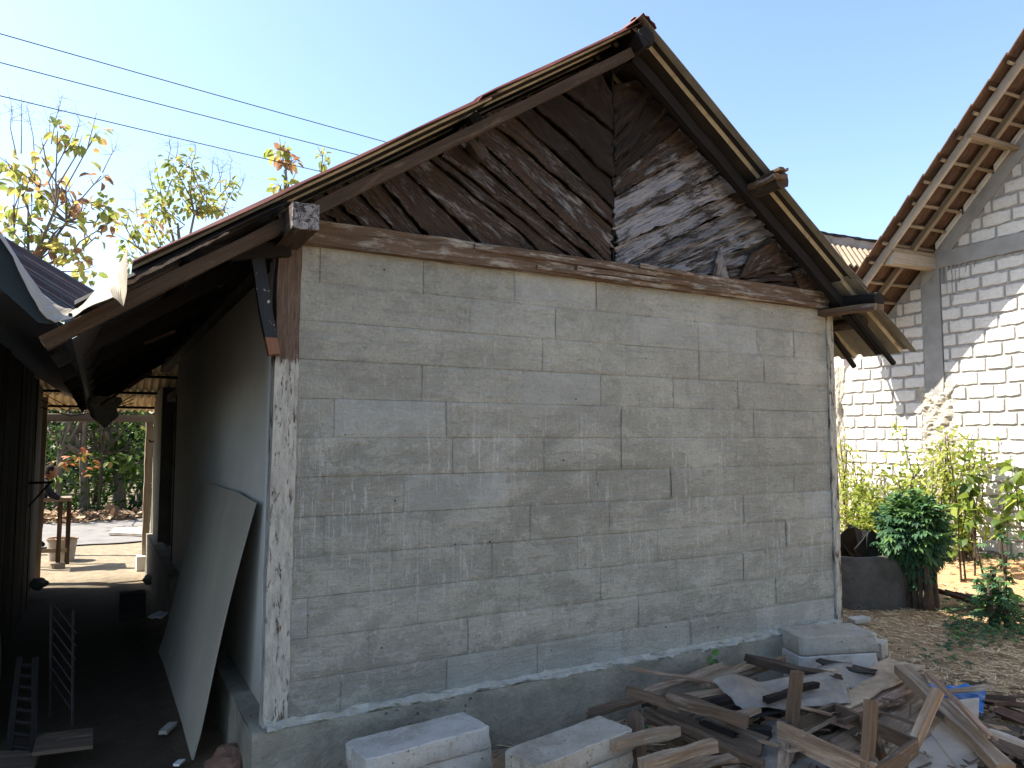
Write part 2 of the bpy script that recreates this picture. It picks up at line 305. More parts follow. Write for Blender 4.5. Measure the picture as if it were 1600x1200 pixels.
# ---------------------------------------------------------------- mesh building
BASE = {}
class MB:
    def __init__(s): s.v = []; s.f = []; s.uv = []; s.mi = []; s.t = []; s.smooth = False
    def q(s, pts, uv=None, mi=0, t=.5):
        b = len(s.v); s.v += [tuple(p) for p in pts]; s.f.append(tuple(range(b, b+len(pts))))
        s.uv.append(uv or [(0, 0)]*len(pts)); s.mi.append(mi); s.t.append(t)
    def prism(s, poly, dvec, mi=0):
        """closed polygon (list of Vector) pushed along dvec"""
        b = len(s.v); n = len(poly); dvec = Vector(dvec)
        s.v += [tuple(p) for p in poly] + [tuple(Vector(p)+dvec) for p in poly]
        ax = (Vector(poly[1])-Vector(poly[0])).normalized(); o = Vector(poly[0]); nn = dvec.normalized(); ay = nn.cross(ax)
        U = lambda p: ((Vector(p)-o).dot(ax), (Vector(p)-o).dot(ay) + (Vector(p)-o).dot(nn))
        for face in [tuple(range(b, b+n)), tuple(range(b+2*n-1, b+n-1, -1))] + [(b+i, b+n+i, b+n+(i+1) % n, b+(i+1) % n) for i in range(n)]:
            s.f.append(face); s.uv.append([U(s.v[i]) for i in face]); s.mi.append(mi); s.t.append(.5)
    def box(s, c, sz, ax=None, mi=0):
        c = Vector(c); ax = ax or (Vector((1, 0, 0)), Vector((0, 1, 0)), Vector((0, 0, 1)))
        x, y, z = [Vector(a)*(d/2) for a, d in zip(ax, sz)]
        s.prism([c-x-y-z, c+x-y-z, c+x+y-z, c-x+y-z], z*2, mi)
    def plank(s, p0, p1, w, t, upv=(0, 0, 1), seg=8, rough=.004, jag=.015, sag=0, twist=0, taper=1, seed=None, nw=3, warp=0):
        """rough sawn piece between two points: worn edges, broken ends"""
        sd = rnd.random()*99 if seed is None else seed
        p0 = Vector(p0); p1 = Vector(p1); L = (p1-p0).length; ax = (p1-p0).normalized()
        sd3 = Vector((sd, sd*1.7, 0)); upv = Vector(upv); side = ax.cross(upv).normalized(); n = side.cross(ax).normalized()
        ring = [(i/nw-.5, .5) for i in range(nw+1)] + [(.5-i/nw, -.5) for i in range(nw+1)]
        per = [0]; 
        for i in range(1, len(ring)): per.append(per[-1] + (w/nw if ring[i][1] == ring[i-1][1] else t))
        b = len(s.v); nr = len(ring)
        for k in range(seg+1):
            f = k/seg; ww = w*(1+(taper-1)*f); a = twist*(f-.5); sd2 = side*math.cos(a)+n*math.sin(a); n2 = n*math.cos(a)-side*math.sin(a)
            c = p0.lerp(p1, f) + n*(-sag*4*f*(1-f)) 
            for (u, h) in ring:
                e = 0
                if k in (0, seg): e = (noise.noise(Vector((u*6, sd, k)))*jag*1.6)*(-1 if k == 0 else 1)
                pp = c + ax*e + sd2*(u*ww) + n2*(h*t)
                q = Vector((f*L*5+sd, u*4, h*.3+sd))
                pp += side*noise.noise(q)*rough*2.2*(abs(u)*2) + n*noise.noise(q+Vector((5, 5, 5)))*rough + n*(warp*(u*u-.1))
                s.v.append(tuple(pp))
        for k in range(seg):
            for i in range(nr):
                j = (i+1) % nr; s.f.append((b+k*nr+i, b+k*nr+j, b+(k+1)*nr+j, b+(k+1)*nr+i))
                u0, u1 = k/seg*L, (k+1)/seg*L; v0 = per[i]; v1 = per[i]+(w/nw if j and ring[i][1] == ring[j][1] else t)
                s.uv.append([(u0, v0), (u0, v1), (u1, v1), (u1, v0)]); s.mi.append(0); s.t.append(.5)
        for k, rev in ((0, 1), (seg, 0)):
            idx = [b+k*nr+i for i in range(nr)]
            if rev: idx.reverse()
            s.f.append(tuple(idx)); s.uv.append([(i*.002, ring[i][0]*w*.3) for i in range(nr)]); s.mi.append(0); s.t.append(.5)
    def tube(s, pts, rad, n=7, cap=True, bumpy=0):
        pts = [Vector(p) for p in pts]; b = len(s.v); L = 0
        if not hasattr(rad, '__len__'): rad = [rad]*len(pts)
        for k, p in enumerate(pts):
            d = (pts[min(k+1, len(pts)-1)]-pts[max(k-1, 0)]).normalized()
            r0 = Vector((0, 0, 1)) if abs(d.z) < .9 else Vector((1, 0, 0)); x = d.cross(r0).normalized(); y = x.cross(d)
            for i in range(n):
                a = 2*math.pi*i/n; r = rad[k]*(1+(bumpy*noise.noise(Vector((i*1.3, k*.9, pts[0].x*3))) if bumpy else 0))
                s.v.append(tuple(p + x*math.cos(a)*r + y*math.sin(a)*r))
        for k in range(len(pts)-1):
            l2 = L+(pts[k+1]-pts[k]).length
            for i in range(n):
                j = (i+1) % n; s.f.append((b+k*n+i, b+k*n+j, b+(k+1)*n+j, b+(k+1)*n+i)); w = rad[k]*6.28/n
                s.uv.append([(L, i*w), (L, i*w+w), (l2, i*w+w), (l2, i*w)]); s.mi.append(0); s.t.append(.5)
            L = l2
        if cap:
            for idx in ([b+i for i in range(n)][::-1], [b+(len(pts)-1)*n+i for i in range(n)]):
                s.f.append(tuple(idx)); s.uv.append([(0, i*.01) for i in range(n)]); s.mi.append(0); s.t.append(.5)
    def grid(s, fn, nu, nv, mi=0, uvs=(1, 1), close=None):
        """surface fn(u,v); close = thickness vector makes it a closed slab (back faces use mi+1 when close is a tuple)"""
        b = len(s.v); P = [[Vector(fn(i/nu, j/nv)) for j in range(nv+1)] for i in range(nu+1)]
        s.v += [tuple(p) for r in P for p in r]; w = nv+1
        def add(f, m, uv): s.f.append(f); s.mi.append(m); s.uv.append(uv); s.t.append(.5)
        for i in range(nu):
            for j in range(nv):
                uv = [(a/nu*uvs[0], c/nv*uvs[1]) for a, c in ((i, j), (i+1, j), (i+1, j+1), (i, j+1))]
                add((b+i*w+j, b+(i+1)*w+j, b+(i+1)*w+j+1, b+i*w+j+1), mi, uv)
        if close is not None:
            th, mb = close; th = Vector(th); b2 = len(s.v); s.v += [tuple(p+th) for r in P for p in r]
            for i in range(nu):
                for j in range(nv):
                    uv = [(a/nu*uvs[0], c/nv*uvs[1]) for a, c in ((i, j), (i, j+1), (i+1, j+1), (i+1, j))]
                    add((b2+i*w+j, b2+i*w+j+1, b2+(i+1)*w+j+1, b2+(i+1)*w+j), mb, uv)
            def edge(a0, a1): add((b+a0, b2+a0, b2+a1, b+a1), mb, [(0, 0), (0, .01), (.1, .01), (.1, 0)])
            for i in range(nu): edge(i*w, (i+1)*w); edge((i+1)*w+nv, i*w+nv)
            for j in range(nv): edge(j+1, j); edge(nu*w+j, nu*w+j+1)
    def leaf(s, p, d, n, L, w, t, droop=.25, fold=.15):
        d = Vector(d).normalized(); n = Vector(n); x = d.cross(n)
        x = x.normalized() if x.length > 1e-4 else Vector((1, 0, 0)); n = x.cross(d).normalized(); p = Vector(p)
        a = p; m1 = p+d*L*.35-n*L*droop*.15; m2 = p+d*L*.72-n*L*droop*.55; e = p+d*L-n*L*droop
        l1 = m1+x*w*.5+n*w*fold; r1 = m1-x*w*.5+n*w*fold; l2 = m2+x*w*.4+n*w*fold; r2 = m2-x*w*.4+n*w*fold
        b = len(s.v); s.v += [tuple(q) for q in (a, m1, m2, e, l1, r1, l2, r2)]
        for f in ((0, 1, 4), (0, 5, 1), (1, 2, 6, 4), (1, 5, 7, 2), (2, 3, 6), (2, 7, 3)):
            s.f.append(tuple(b+i for i in f)); s.uv.append([(0, 0)]*len(f)); s.mi.append(0); s.t.append(t)
    def build(s, name, mats, parent=None, base=None, smooth=False, kind=None, label=None, cat=None, group=None, tint=False):
        me = bpy.data.meshes.new(name)
        bs = BASE[parent.name] if parent is not None else (Vector(base) if base is not None else (Vector(s.v[0]) if s.v else Vector()))
        if parent is None and base is None and s.v:
            xs = [p[0] for p in s.v]; ys = [p[1] for p in s.v]; bs = Vector(((min(xs)+max(xs))/2, (min(ys)+max(ys))/2, min(p[2] for p in s.v)))
        me.from_pydata([(p[0]-bs.x, p[1]-bs.y, p[2]-bs.z) for p in s.v], [], s.f)
        ul = me.uv_layers.new(name='UVMap'); k = 0; data = [0.0]*(2*len(me.loops))
        for uv in s.uv:
            for c in uv: data[k] = c[0]; data[k+1] = c[1]; k += 2
        ul.data.foreach_set('uv', data)
        me.polygons.foreach_set('material_index', s.mi)
        if smooth: me.polygons.foreach_set('use_smooth', [True]*len(s.f))
        if tint:
            a = me.attributes.new('tint', 'FLOAT', 'FACE'); a.data.foreach_set('value', s.t)
        for m in (mats if isinstance(mats, (list, tuple)) else [mats]): me.materials.append(M[m] if isinstance(m, str) else m)
        me.update()
        o = bpy.data.objects.new(name, me); COL.objects.link(o); BASE[o.name] = bs
        if parent is not None: o.parent = parent
        else: o.location = bs
        tag(o, label, cat, group, kind); return o
def tag(o, label=None, cat=None, group=None, kind=None):
    if label: o['label'] = label
    if cat: o['category'] = cat
    if group: o['group'] = group
    if kind: o['kind'] = kind
    return o
def thing(name, label, cat, base, group=None):
    o = bpy.data.objects.new(name, None); COL.objects.link(o); o.location = base; BASE[o.name] = Vector(base); o.empty_display_size = .1
    return tag(o, label, cat, group)
def inst(me, name, parent, loc, rot=None, sc=None, kind=None):
    o = bpy.data.objects.new(name, me); COL.objects.link(o); o.parent = parent; BASE[o.name] = BASE[parent.name]
    o.location = Vector(loc)-BASE[parent.name]
    if rot is not None: o.rotation_euler = rot
    if sc is not None: o.scale = sc
    return o
def nz(a, b=0, c=0): return noise.noise(Vector((a, b, c)))

# ================================================================ SETTING: ground
def cuts(segs):
    r = []
    for a, b, st in segs:
        n = max(1, round((b-a)/st)); r += [a+(b-a)*i/n for i in range(n)]
    return r + [segs[-1][1]]
gx = cuts([(-180, -40, 20), (-40, -6, 4), (-6, -2, .5), (-2, 11, .09), (11, 30, 2), (30, 180, 20)])
gy = cuts([(-60, -6, 8), (-6, 0, 1), (0, 8, .09), (8, 20, .3), (20, 60, 3), (60, 260, 20)])
g = MB(); nxg, nyg = len(gx), len(gy)
g.v = [(x, y, gz(x, y)) for x in gx for y in gy]
for i in range(nxg-1):
    for j in range(nyg-1):
        g.f.append((i*nyg+j, (i+1)*nyg+j, (i+1)*nyg+j+1, i*nyg+j+1)); g.uv.append([(0, 0)]*4); g.mi.append(0); g.t.append(.5)
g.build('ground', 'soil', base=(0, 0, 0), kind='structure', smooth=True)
# worn concrete apron in the sun beyond the passage
ap = MB()
ap.grid(lambda u, v: ((-3+u*6.5), 16.2+v*4.4+.25*nz(u*5, 3), gz(-3+u*6.5, 16.2+v*4.4)+.03), 26, 14)
m = NT('worn_apron'); p_ = m.geo(); n_ = m.noise(p_, 2.2, 6, .65); m.out(m.mix(m.rng(n_, .3, .7), (.13, .125, .12), (.21, .20, .19)), m.bump(m.noise(p_, 20, 5), .4, .01)); M['apron'] = m.m
ap.build('paving', 'apron', kind='structure')

# ================================================================ HOUSE
HX0, HX1, HY, HZ0, HZ1 = .80, 4.80, 3.70, .31, 2.65
house = thing('old_house', 'low house with grey rendered block gable wall under a rusty sheet roof', 'house', (2.83, 3.7, 0))
# --- front wall: mortar core, then every block
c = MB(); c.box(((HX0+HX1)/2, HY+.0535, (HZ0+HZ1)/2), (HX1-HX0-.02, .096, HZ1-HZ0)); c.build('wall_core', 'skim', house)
first = [.30, .44, .13, .56, .20, .62, .35, .10, .50, .26, .58, .16]      # first upright joint of each course, from the foot up
NC = 12; ch = (HZ1-HZ0)/NC
known = {10: [1.804-HX0], 9: [.83, 1.48], 8: [.72, 1.35], 7: [.245]}
for r in range(NC):
    z0 = HZ0+r*ch; z1 = z0+ch; xs = [0.0]
    if r in known: xs += known[r]
    else: xs.append(first[r])
    while xs[-1] < HX1-HX0-.75: xs.append(xs[-1]+.6+rnd.uniform(-.05, .03))
    if HX1-HX0-xs[-1] > .68: xs.append(xs[-1]+.38)
    xs.append(HX1-HX0)
    for a, b in zip(xs, xs[1:]):
        k = MB(); gp = .0006+.0016*max(0, nz(a*3, r*1.7, 4)); bv = .0028+.003*abs(nz(a*5, r)); pr = rnd.uniform(-.003, .0022); yb = HY+.05
        x0, x1 = HX0+a+gp, HX0+b-gp; za, zb = z0+gp, z1-gp
        nu_ = max(5, int((x1-x0)/.03)); nv_ = 9
        def face(u, v, x0=x0, x1=x1, za=za, zb=zb, pr=pr, bv=bv, a=a, r=r):
            x = x0+(x1-x0)*u; z = za+(zb-za)*v; e = min(u*(x1-x0), (1-u)*(x1-x0), v*(zb-za), (1-v)*(zb-za))
            ex = .0022*nz(x*22, z*22, 3); vert = min(v*(zb-za), (1-v)*(zb-za)); soft = nz(a*7, r*3.3, 2) > 0
            y = HY+pr+.0050*nz(x*3.1, z*5, 1)+.0032*nz(x*11, z*17, 2)+.0018*nz(x*31, z*43, 5)
            w_ = .0065+.007*nz(x*7, z*7, 9)
            if soft: e = vert
            if e < w_: y += (bv*.8+.001+.002*abs(nz(a*3, r*5)))*(1-max(0, e)/max(w_, .001))**1.5
            if v in (0, 1): z += ex
            if u in (0, 1): x += ex
            return (x, y, z)
        k.grid(face, nu_, nv_)
        for (p_, q_, r_, s_) in (((x0, za), (x1, za), 0, 0), ((x1, zb), (x0, zb), 0, 0), ((x0, zb), (x0, za), 0, 0), ((x1, za), (x1, zb), 0, 0)):
            k.q([(p_[0], HY+.002, p_[1]), (p_[0], yb, p_[1]), (q_[0], yb, q_[1]), (q_[0], HY+.002, q_[1])])
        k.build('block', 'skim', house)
# ragged skim ledges between the wall and the plinth, and smears of render
c = MB(); c.grid(lambda u, v: (.74+u*4.1, HY-.004-.034*math.sin(v*math.pi)*(.5+nz(u*40, v*2)*1.1+.5*nz(u*130, v*4))-.03*v, HZ0+.03-.045*v+.014*nz(u*30, v*3, 2)+.008*nz(u*110, v)), 320, 6); c.build('render_ledge', 'mortar_in', house)
# --- plinth
c = MB()
c.grid(lambda u, v: (.675+u*4.19, 3.655+.012*nz(u*25, v*3)-.008*v, -.12+(HZ0+.12)*(1-v)+.006*nz(u*33)), 110, 8)
c.grid(lambda u, v: (.675+.010*nz(u*19, v*3), 3.655+(1-u)*8.3, -.45+(HZ0+.45)*(1-v)), 40, 6)
c.grid(lambda u, v: (.675+u*4.19, 3.655+v*.12+.010*nz(u*25), HZ0+.006*nz(u*33)), 110, 2)
c.grid(lambda u, v: (.675+u*.14, 3.655+v*8.3, HZ0), 2, 10)
c.box((2.77, 7.86, 0), (4.18, 8.2, .58)); c.build('plinth', 'plinth', house)
# cracks between the plinth's own blocks
# --- posts
c = MB(); c.plank((.785, 3.735, .29), (.808, 3.735, 2.64), .115, .085, (0, 1, 0), 26, .004, .006, seed=3, nw=4); c.build('corner_post', 'flaky', house, label='corner post with bare wood above and flaking white paint below')
c = MB(); c.plank((4.842, 3.735, .03), (4.832, 3.735, 2.64), .066, .10, (0, 1, 0), 20, .003, .004, seed=8); c.build('corner_post', 'flaky2', house)
# --- side wall (white plaster) with doorway, far pillar, right wall, back wall
c = MB(); c.box((.815, 6.45, 1.42), (.07, 5.34, 2.28)); c.build('side_wall', 'plaster', house)
c = MB()
for yy, w_, px_ in ((3.80, .05, .030), (3.875, .03, .018), (3.955, .05, .012)): c.box((.78-px_/2, yy, 1.44), (px_, w_, 2.30))
c.build('corner_trim', 'trim', house)
c = MB(); c.box((.83, 11.6, 1.05), (.16, 1.5, 2.6)); c.build('pillar', 'pillar', house)
c = MB(); c.box((4.84, 7.95, 1.45), (.07, 8.3, 2.4)); c.build('side_wall', 'plaster', house)
c = MB(); c.box((2.83, 12.15, 1.45), (4.0, .1, 2.4)); c.build('back_wall', 'plaster', house)
c = MB(); c.box((.90, 9.95, 1.15), (.03, 1.7, 1.75)); c.build('door', 'soot', house)
c = MB(); c.box((.84, 9.95, 2.2), (.08, 1.65, .1)); c.box((.80, 9.16, 1.2), (.06, .07, 1.9)); c.build('door_frame', 'beam_dark', house)
# --- tie beam, split and weathered
c = MB(); c.plank((.74, 3.70, 2.70), (4.86, 3.70, 2.705), .10, .125, (0, 0, 1), 90, .0045, .01, seed=12, nw=4)
c.build('tie_beam', 'tie', house)
c = MB()
for (a, b, zz, w_) in ((1.8, 3.1, 2.735, .03), (2.5, 3.9, 2.69, .028), (2.2, 2.9, 2.665, .02), (3.4, 4.6, 2.672, .022), (3.0, 3.4, 2.76, .03)):
    c.plank((a, 3.641, zz), (b, 3.641, zz-.012), .014, w_, (0, 0, 1), 14, .006, .04)
c.build('splinter', 'tie', house)
# beam ends and wall plates
c = MB(); c.plank((.785, 3.30, 2.665), (.79, 12.0, 2.64), .115, .115, (0, 0, 1), 30, .004, .008, seed=5); c.build('wall_plate', 'beam_dark', house)
c = MB(); c.plank((.785, 3.290, 2.665), (.785, 3.302, 2.665), .118, .118, (0, 0, 1), 2, .006, .004, seed=6); c.build('beam_end', endgrain(), house)
c = MB()
c.tube([(4.83, 3.27, 2.655), (4.85, 3.45, 2.67), (4.84, 3.8, 2.68), (4.84, 12, 2.66)], [.055, .062, .065, .065], 10, bumpy=.35)
c.build('wall_plate', 'soot', house)
c = MB(); c.plank((4.80, 3.25, 2.60), (4.76, 3.72, 2.615), .10, .045, (0, 0, 1), 8, .01, .03); c.build('splinter', 'tie', house)
# --- gable boards, laid as two fans meeting at a centre batten
RL = lambda x: 4.20-.665*(2.83-x)       # underside of the left roof sheets
RR = lambda x: 4.20-.72*(x-2.83)
def wpt(px, py): q = at(px, py, y=3.7); return Vector((q.x, q.z))
def board(A0, A1, B0, B1, mat, y0, lift, seed, end_rag, hole=0):
    """A = upper edge, B = lower edge (outer end, inner end); lower edge stands proud of the board beneath it"""
    k = MB(); nu, nv = 34, 10
    def fn(u, v):
        e = A0.lerp(A1, u).lerp(B0.lerp(B1, u), .015+.03*max(0, nz(u*4, seed, 7))+v*(.955+.05*nz(u*5, seed)))
        ax = (A1-A0).normalized(); 
        rag = end_rag*(nz(v*7+seed, seed*3)*.9+nz(v*19+seed, 4)*.5)*u**6
        edge = .020*nz(u*6+seed, seed)*(1 if v > .95 else .3) + (.012*nz(u*27, seed) if v > .95 else 0)
        e = e+ax*rag + Vector((0, -1))*edge
        y = y0-lift*v*(.7+.7*abs(nz(u*2.1+seed, 1))) + .012*nz(u*4+seed, v*3) + .008*nz(u*9+seed, v*14) - .02*max(0, nz(u*3+seed, v*2, 5))*v
        return (e.x, y, e.y)
    L = (A1-A0).length; wd = ((A0-B0).length+(A1-B1).length)/2
    k.grid(fn, nu, nv, 0, (L, wd), ((0, .014, 0), 0)); return k.build('gable_board', mat, house, smooth=False)
PL = [  # lines on the left half: (outer px, inner px)
 ((945, 95), (960, 150)), ((903, 163), (957, 204)), ((848, 180), (958, 281)), ((788, 191), (958, 353)), ((755, 218), (953, 413)), ((725, 273), (905, 412)), ((690, 262), (858, 402)),
 ((657, 291), (758, 392)), ((610, 300), (676, 382)), ((575, 312), (634, 376)), ((540, 318), (585, 370)), ((515, 322), (545, 366)), ((497, 330), (500, 362))]
def split(lst, which):
    out = []
    for i in range(len(lst)-1):
        out.append(lst[i])
        if i in which:
            f, g_ = which[i]; (a0, a1), (b0, b1) = lst[i], lst[i+1]
            out.append(((a0[0]+(b0[0]-a0[0])*f, a0[1]+(b0[1]-a0[1])*f), (a1[0]+(b1[0]-a1[0])*g_, a1[1]+(b1[1]-a1[1])*g_)))
    return out+[lst[-1]]
PL = split(PL, {2: (.50, .62), 4: (.5, .45)})
for i in range(len(PL)-1):
    a, b = PL[i], PL[i+1]
    A0, A1, B0, B1 = wpt(*a[0]), wpt(*a[1]), wpt(*b[0]), wpt(*b[1])
    if A0.x > .9: A0 = A0+(A0-A1).normalized()*.16; 
    if B0.x > .9: B0 = B0+(B0-B1).normalized()*.16
    for q in (A0, B0): q.y = min(q.y, RL(q.x)-.04)
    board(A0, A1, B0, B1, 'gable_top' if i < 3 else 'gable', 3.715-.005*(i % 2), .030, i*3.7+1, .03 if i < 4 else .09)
PR = [((985, 95), (960, 130)), ((1010, 130), (960, 218)), ((1050, 175), (959, 279)), ((1110, 250), (960, 352)), ((1150, 285), (964, 418)), ((1180, 320), (1022, 427)), ((1215, 345), (1076, 438)),
 ((1235, 375), (1130, 442)), ((1250, 400), (1150, 447)), ((1262, 425), (1225, 458)), ((1285, 462), (1265, 463))]
PR = split(PR, {1: (.5, .6), 2: (.45, .4), 3: (.6, .5), 4: (.5, .55), 5: (.4, .5)})
for i in range(len(PR)-1):
    a, b = PR[i], PR[i+1]
    A0, A1, B0, B1 = wpt(*a[0]), wpt(*a[1]), wpt(*b[0]), wpt(*b[1])
    for q, q1 in ((A0, A1), (B0, B1)):
        dd = (q-q1).normalized(); q += dd*.10
    for q in (A0, B0): q.y = min(q.y, RR(q.x)-.04)
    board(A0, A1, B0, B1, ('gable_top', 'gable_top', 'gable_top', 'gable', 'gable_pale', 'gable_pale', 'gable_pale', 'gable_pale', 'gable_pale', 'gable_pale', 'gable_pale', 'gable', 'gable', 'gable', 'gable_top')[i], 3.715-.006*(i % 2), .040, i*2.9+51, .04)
c = MB(); c.plank((2.815, 3.72, 2.76), (2.822, 3.72, 4.05), .012, .02, (0, 1, 0), 12, .003, .01); c.build('centre_batten', 'soot', house)
# patch boards nailed over the fan on the right
for pts, mt in ((((1100, 455), (1118, 388), (1136, 449)), 'gable_pale'), (((1165, 400), (1205, 375), (1215, 412), (1150, 435)), 'gable'), (((1232, 425), (1262, 408), (1292, 462), (1245, 458)), 'gable'), (((1040, 430), (1075, 432), (1070, 441), (1048, 441)), 'gable_pale')):
    c = MB(); pl = [wpt(*q) for q in pts]; c.prism([Vector((q.x, 3.672, q.y)) for q in pl], (0, -.014, 0)); c.build('patch_board', mt, house)
c = MB(); c.plank((1.775, 3.60, RL(1.77)-.20), (1.83, 3.60, RL(1.83)-.30), .05, .06, (0, 1, 0), 4, .008, .03); c.build('purlin_cleat', 'beam_dark', house)
# black sheet standing in for the unlit inside behind the boards
c = MB(); c.prism([Vector((1.0, 3.80, 2.76)), Vector((4.7, 3.80, 2.76)), Vector((2.83, 3.80, 4.0))], (0, .02, 0)); c.build('dark_backing', 'soot', house)
# --- roof timbers
def rafter(y, left=True, mat='soot', drop=.13, name='rafter', x0=None, hw=.05, th=.07):
    c = MB()
    if left: xe = -.20 if x0 is None else x0; c.plank((xe, y, RL(xe)-drop), (2.80, y, RL(2.80)-drop), hw, th, (0, 0, 1), 20, .005, .012)
    else: xe = 5.25 if x0 is None else x0; c.plank((2.86, y, RR(2.86)-drop), (xe, y, RR(xe)-drop), hw, th, (0, 0, 1), 14, .005, .012)
    return c.build(name, mat, house)
rafter(3.50, True, 'rafter_brown', .135, th=.058); rafter(3.56, False, 'soot', .12)
for y in (4.4, 5.4, 6.4, 7.4, 8.4, 9.4, 10.4, 11.4): rafter(y, True); rafter(y, False, x0=5.1)
for xx, nm in ((2.83, 0), (1.80, 0), (3.90, 0), (.35, 0), (5.05, 0)):
    zz = (RL(xx) if xx < 2.83 else RR(xx))-(.10 if xx == 2.83 else .055)
    c = MB(); y0 = {2.83: 3.38, 1.80: 3.62, 3.90: 3.30}.get(xx, 3.55); r_ = .062 if xx in (2.83, 3.90) else .045
    c.tube([(xx, y0, zz), (xx+.01, y0+.25, zz+.005), (xx-.01, 6, zz), (xx, 12.1, zz)], [r_*.92, r_, r_, r_], 10, bumpy=.3); c.build('purlin', 'beam_dark' if xx > 3 else 'soot', house)
c = MB(); c.plank((3.84, 3.27, RR(3.9)-.045), (3.90, 3.62, RR(3.9)-.05), .10, .03, (0, 0, 1), 6, .008, .02); c.plank((3.86, 3.25, RR(3.9)-.005), (3.90, 3.5, RR(3.9)-.01), .07, .02, (0, 0, 1), 6, .008, .02); c.build('splinter', 'tie', house)
# tails under the right eave, and a long dark strut
for a, b, y in (((1325, 478), (1396, 568), 3.50), ((1296, 516), (1335, 573), 3.85), ((1296, 512), (1330, 557), 3.72)):
    p0, p1 = at(*a, y=y), at(*b, y=y); c = MB(); c.tube([p0, p0.lerp(p1, .5)+Vector((0, 0, -.004)), p1], [.024, .023, .021] if y != 3.72 else .006, 7, bumpy=.2); c.build('rafter_tail', 'soot', house)
# --- sheets of roof metal, ribbed down the slope
def prof(y, ph=0):
    t = ((y+ph) % .20)
    return .026*min(1, max(0, (.5-abs((t-.055)/.075-.5))*5)) if .055 <= t <= .13 else 0
def sheet(xa, xb, ya, yb, lineZ, dz, mats, seed, name='roof_sheet', wav=.008, rim=False):
    brk = [0, .055, .070, .115, .130]; ys = []
    yy = ya
    while yy < yb-1e-6:
        ys += [yy+q for q in brk if yy+q < yb]; yy += .2
    ys.append(yb); n = len(ys)-1
    def fn(u, v):
        y = ys[round(v*n)]; x = xa+(xb-xa)*u
        edge = .012*nz(y*3+seed, seed) if u in (0, 1) else 0
        e2 = .010*nz(x*4+seed, 2) if (y == ys[0]) else 0
        z = lineZ(x)+dz+prof(y-ya)+wav*nz(x*1.4+seed, y*.9)+(.016*nz(x*2.6, seed) if y == ys[0] else 0)
        return (x+edge, y+e2, z)
    c = MB(); c.grid(fn, 10, n, 1, (2, 1), ((0, 0, .0035), 0))
    if len(mats) > 2:       # skylight coloured into the cream rib flanks, shade and soot into the rest
        for i in range(10):
            for j in range(n): 
                q = (ys[j]-ya) % .2; fl_ = .110 < q < .125 or .050 < q < .065
                c.mi[i*n+j] = 3 if fl_ else (1 if ys[j]-ya < .05 and mats[0] == 'grey_metal' else 2)
    return c.build(name, mats, house)
ywid = .80; k = 0
y = 3.40
while y < 12.2:
    sheet(.11, 1.85, y, y+ywid+.03, RL, .0, ['red', 'under', 'soot_shade_sheet', 'cream_rib'], k*3.1); sheet(1.72, 2.86, y+.004, y+ywid+.034, RL, .012, ['red', 'under', 'soot_shade_sheet', 'cream_rib'], k*5.7+2)
    sheet(2.80, 4.85, y-.02, y+ywid+.01, RR, .012, ['grey_metal', 'grey_metal', 'soot_shade_sheet', 'cream_rib'], k*4.3+1); sheet(4.74, 5.43, y-.016, y+ywid+.014, RR, .0, ['grey_metal', 'grey_metal', 'under', 'cream_rib'], k*2.3+5)
    y += ywid; k += 1
# older black sheets lower down over the passage
y = 3.46; k = 0
while y < 11.8:
    sheet(-.10, .75, y, y+ywid+.02, lambda x: RL(x)-.03, -.012, ['dark_metal', 'dark_metal'], k*3.3+9, 'old_roof_sheet'); y += ywid; k += 1
c = MB(); c.grid(lambda u, v: (.06+.42*v, 3.42+.012*nz(v*6), RL(.06+.42*v)-.055-.020*u*(1-v*.7)+.012*nz(v*12, u)), 3, 24, 0, (1, 1), ((0, .004, 0), 0)); c.build('flashing', 'greywood', house)
# ridge cap, crumpled at the near end
def ridge(u, v):
    y = 3.385+u*9; a = (v-.5)*2; w_ = .085
    x = 2.83+a*w_+.012*nz(u*60, v*3)*(1 if u < .04 else .3); z = 4.250-abs(a)**1.4*w_*.75+.02*nz(u*40, v*4)*(1 if u < .05 else .25)
    return (x, y+(.03*nz(v*5, 1) if u == 0 else 0), z)
c = MB(); c.grid(ridge, 60, 8, 0, (9, .4), ((0, 0, -.004), 0)); c.build('ridge_cap', 'red', house)
c = MB(); c.tube([at(992, 48, y=3.36), at(1003, 55, y=3.33), at(1012, 62, y=3.32), at(1017, 72, y=3.33), at(1010, 78, y=3.33)], .004, 5); c.build('ridge_wire', 'cable', house)
# diagonal brace at the left corner
c = MB(); p0, p1 = at(400, 395, y=3.70), at(427, 555, y=3.66); c.plank(p0, p1, .062, .05, (0, 1, 0), 10, .003, .004, taper=.85); c.build('brace', 'brace', house, label='black diagonal brace speckled with white paint')
c = MB(); c.plank((.22, 3.68, 2.50), (.80, 3.68, 2.60), .05, .07, (0, 0, 1), 8, .004, .01); c.build('bracket_arm', 'soot', house)
# light battens that show on the dark underside of the eave
for a, b, y, r_ in (((70, 537), (140, 505), 3.5, .022), ((200, 605), (238, 580), 7.0, .02), ((158, 632), (228, 585), 8.0, .018), ((270, 440), (345, 405), 4.0, .010), ((225, 537), (275, 517), 5.0, .012)):
    c = MB(); c.plank(at(*a, y=y), at(*b, y=y), r_*1.4, r_*1.4, (0, 0, 1), 4, .002, .01); c.build('batten', 'greywood' if y in (3.5,) else 'beam_dark', house)

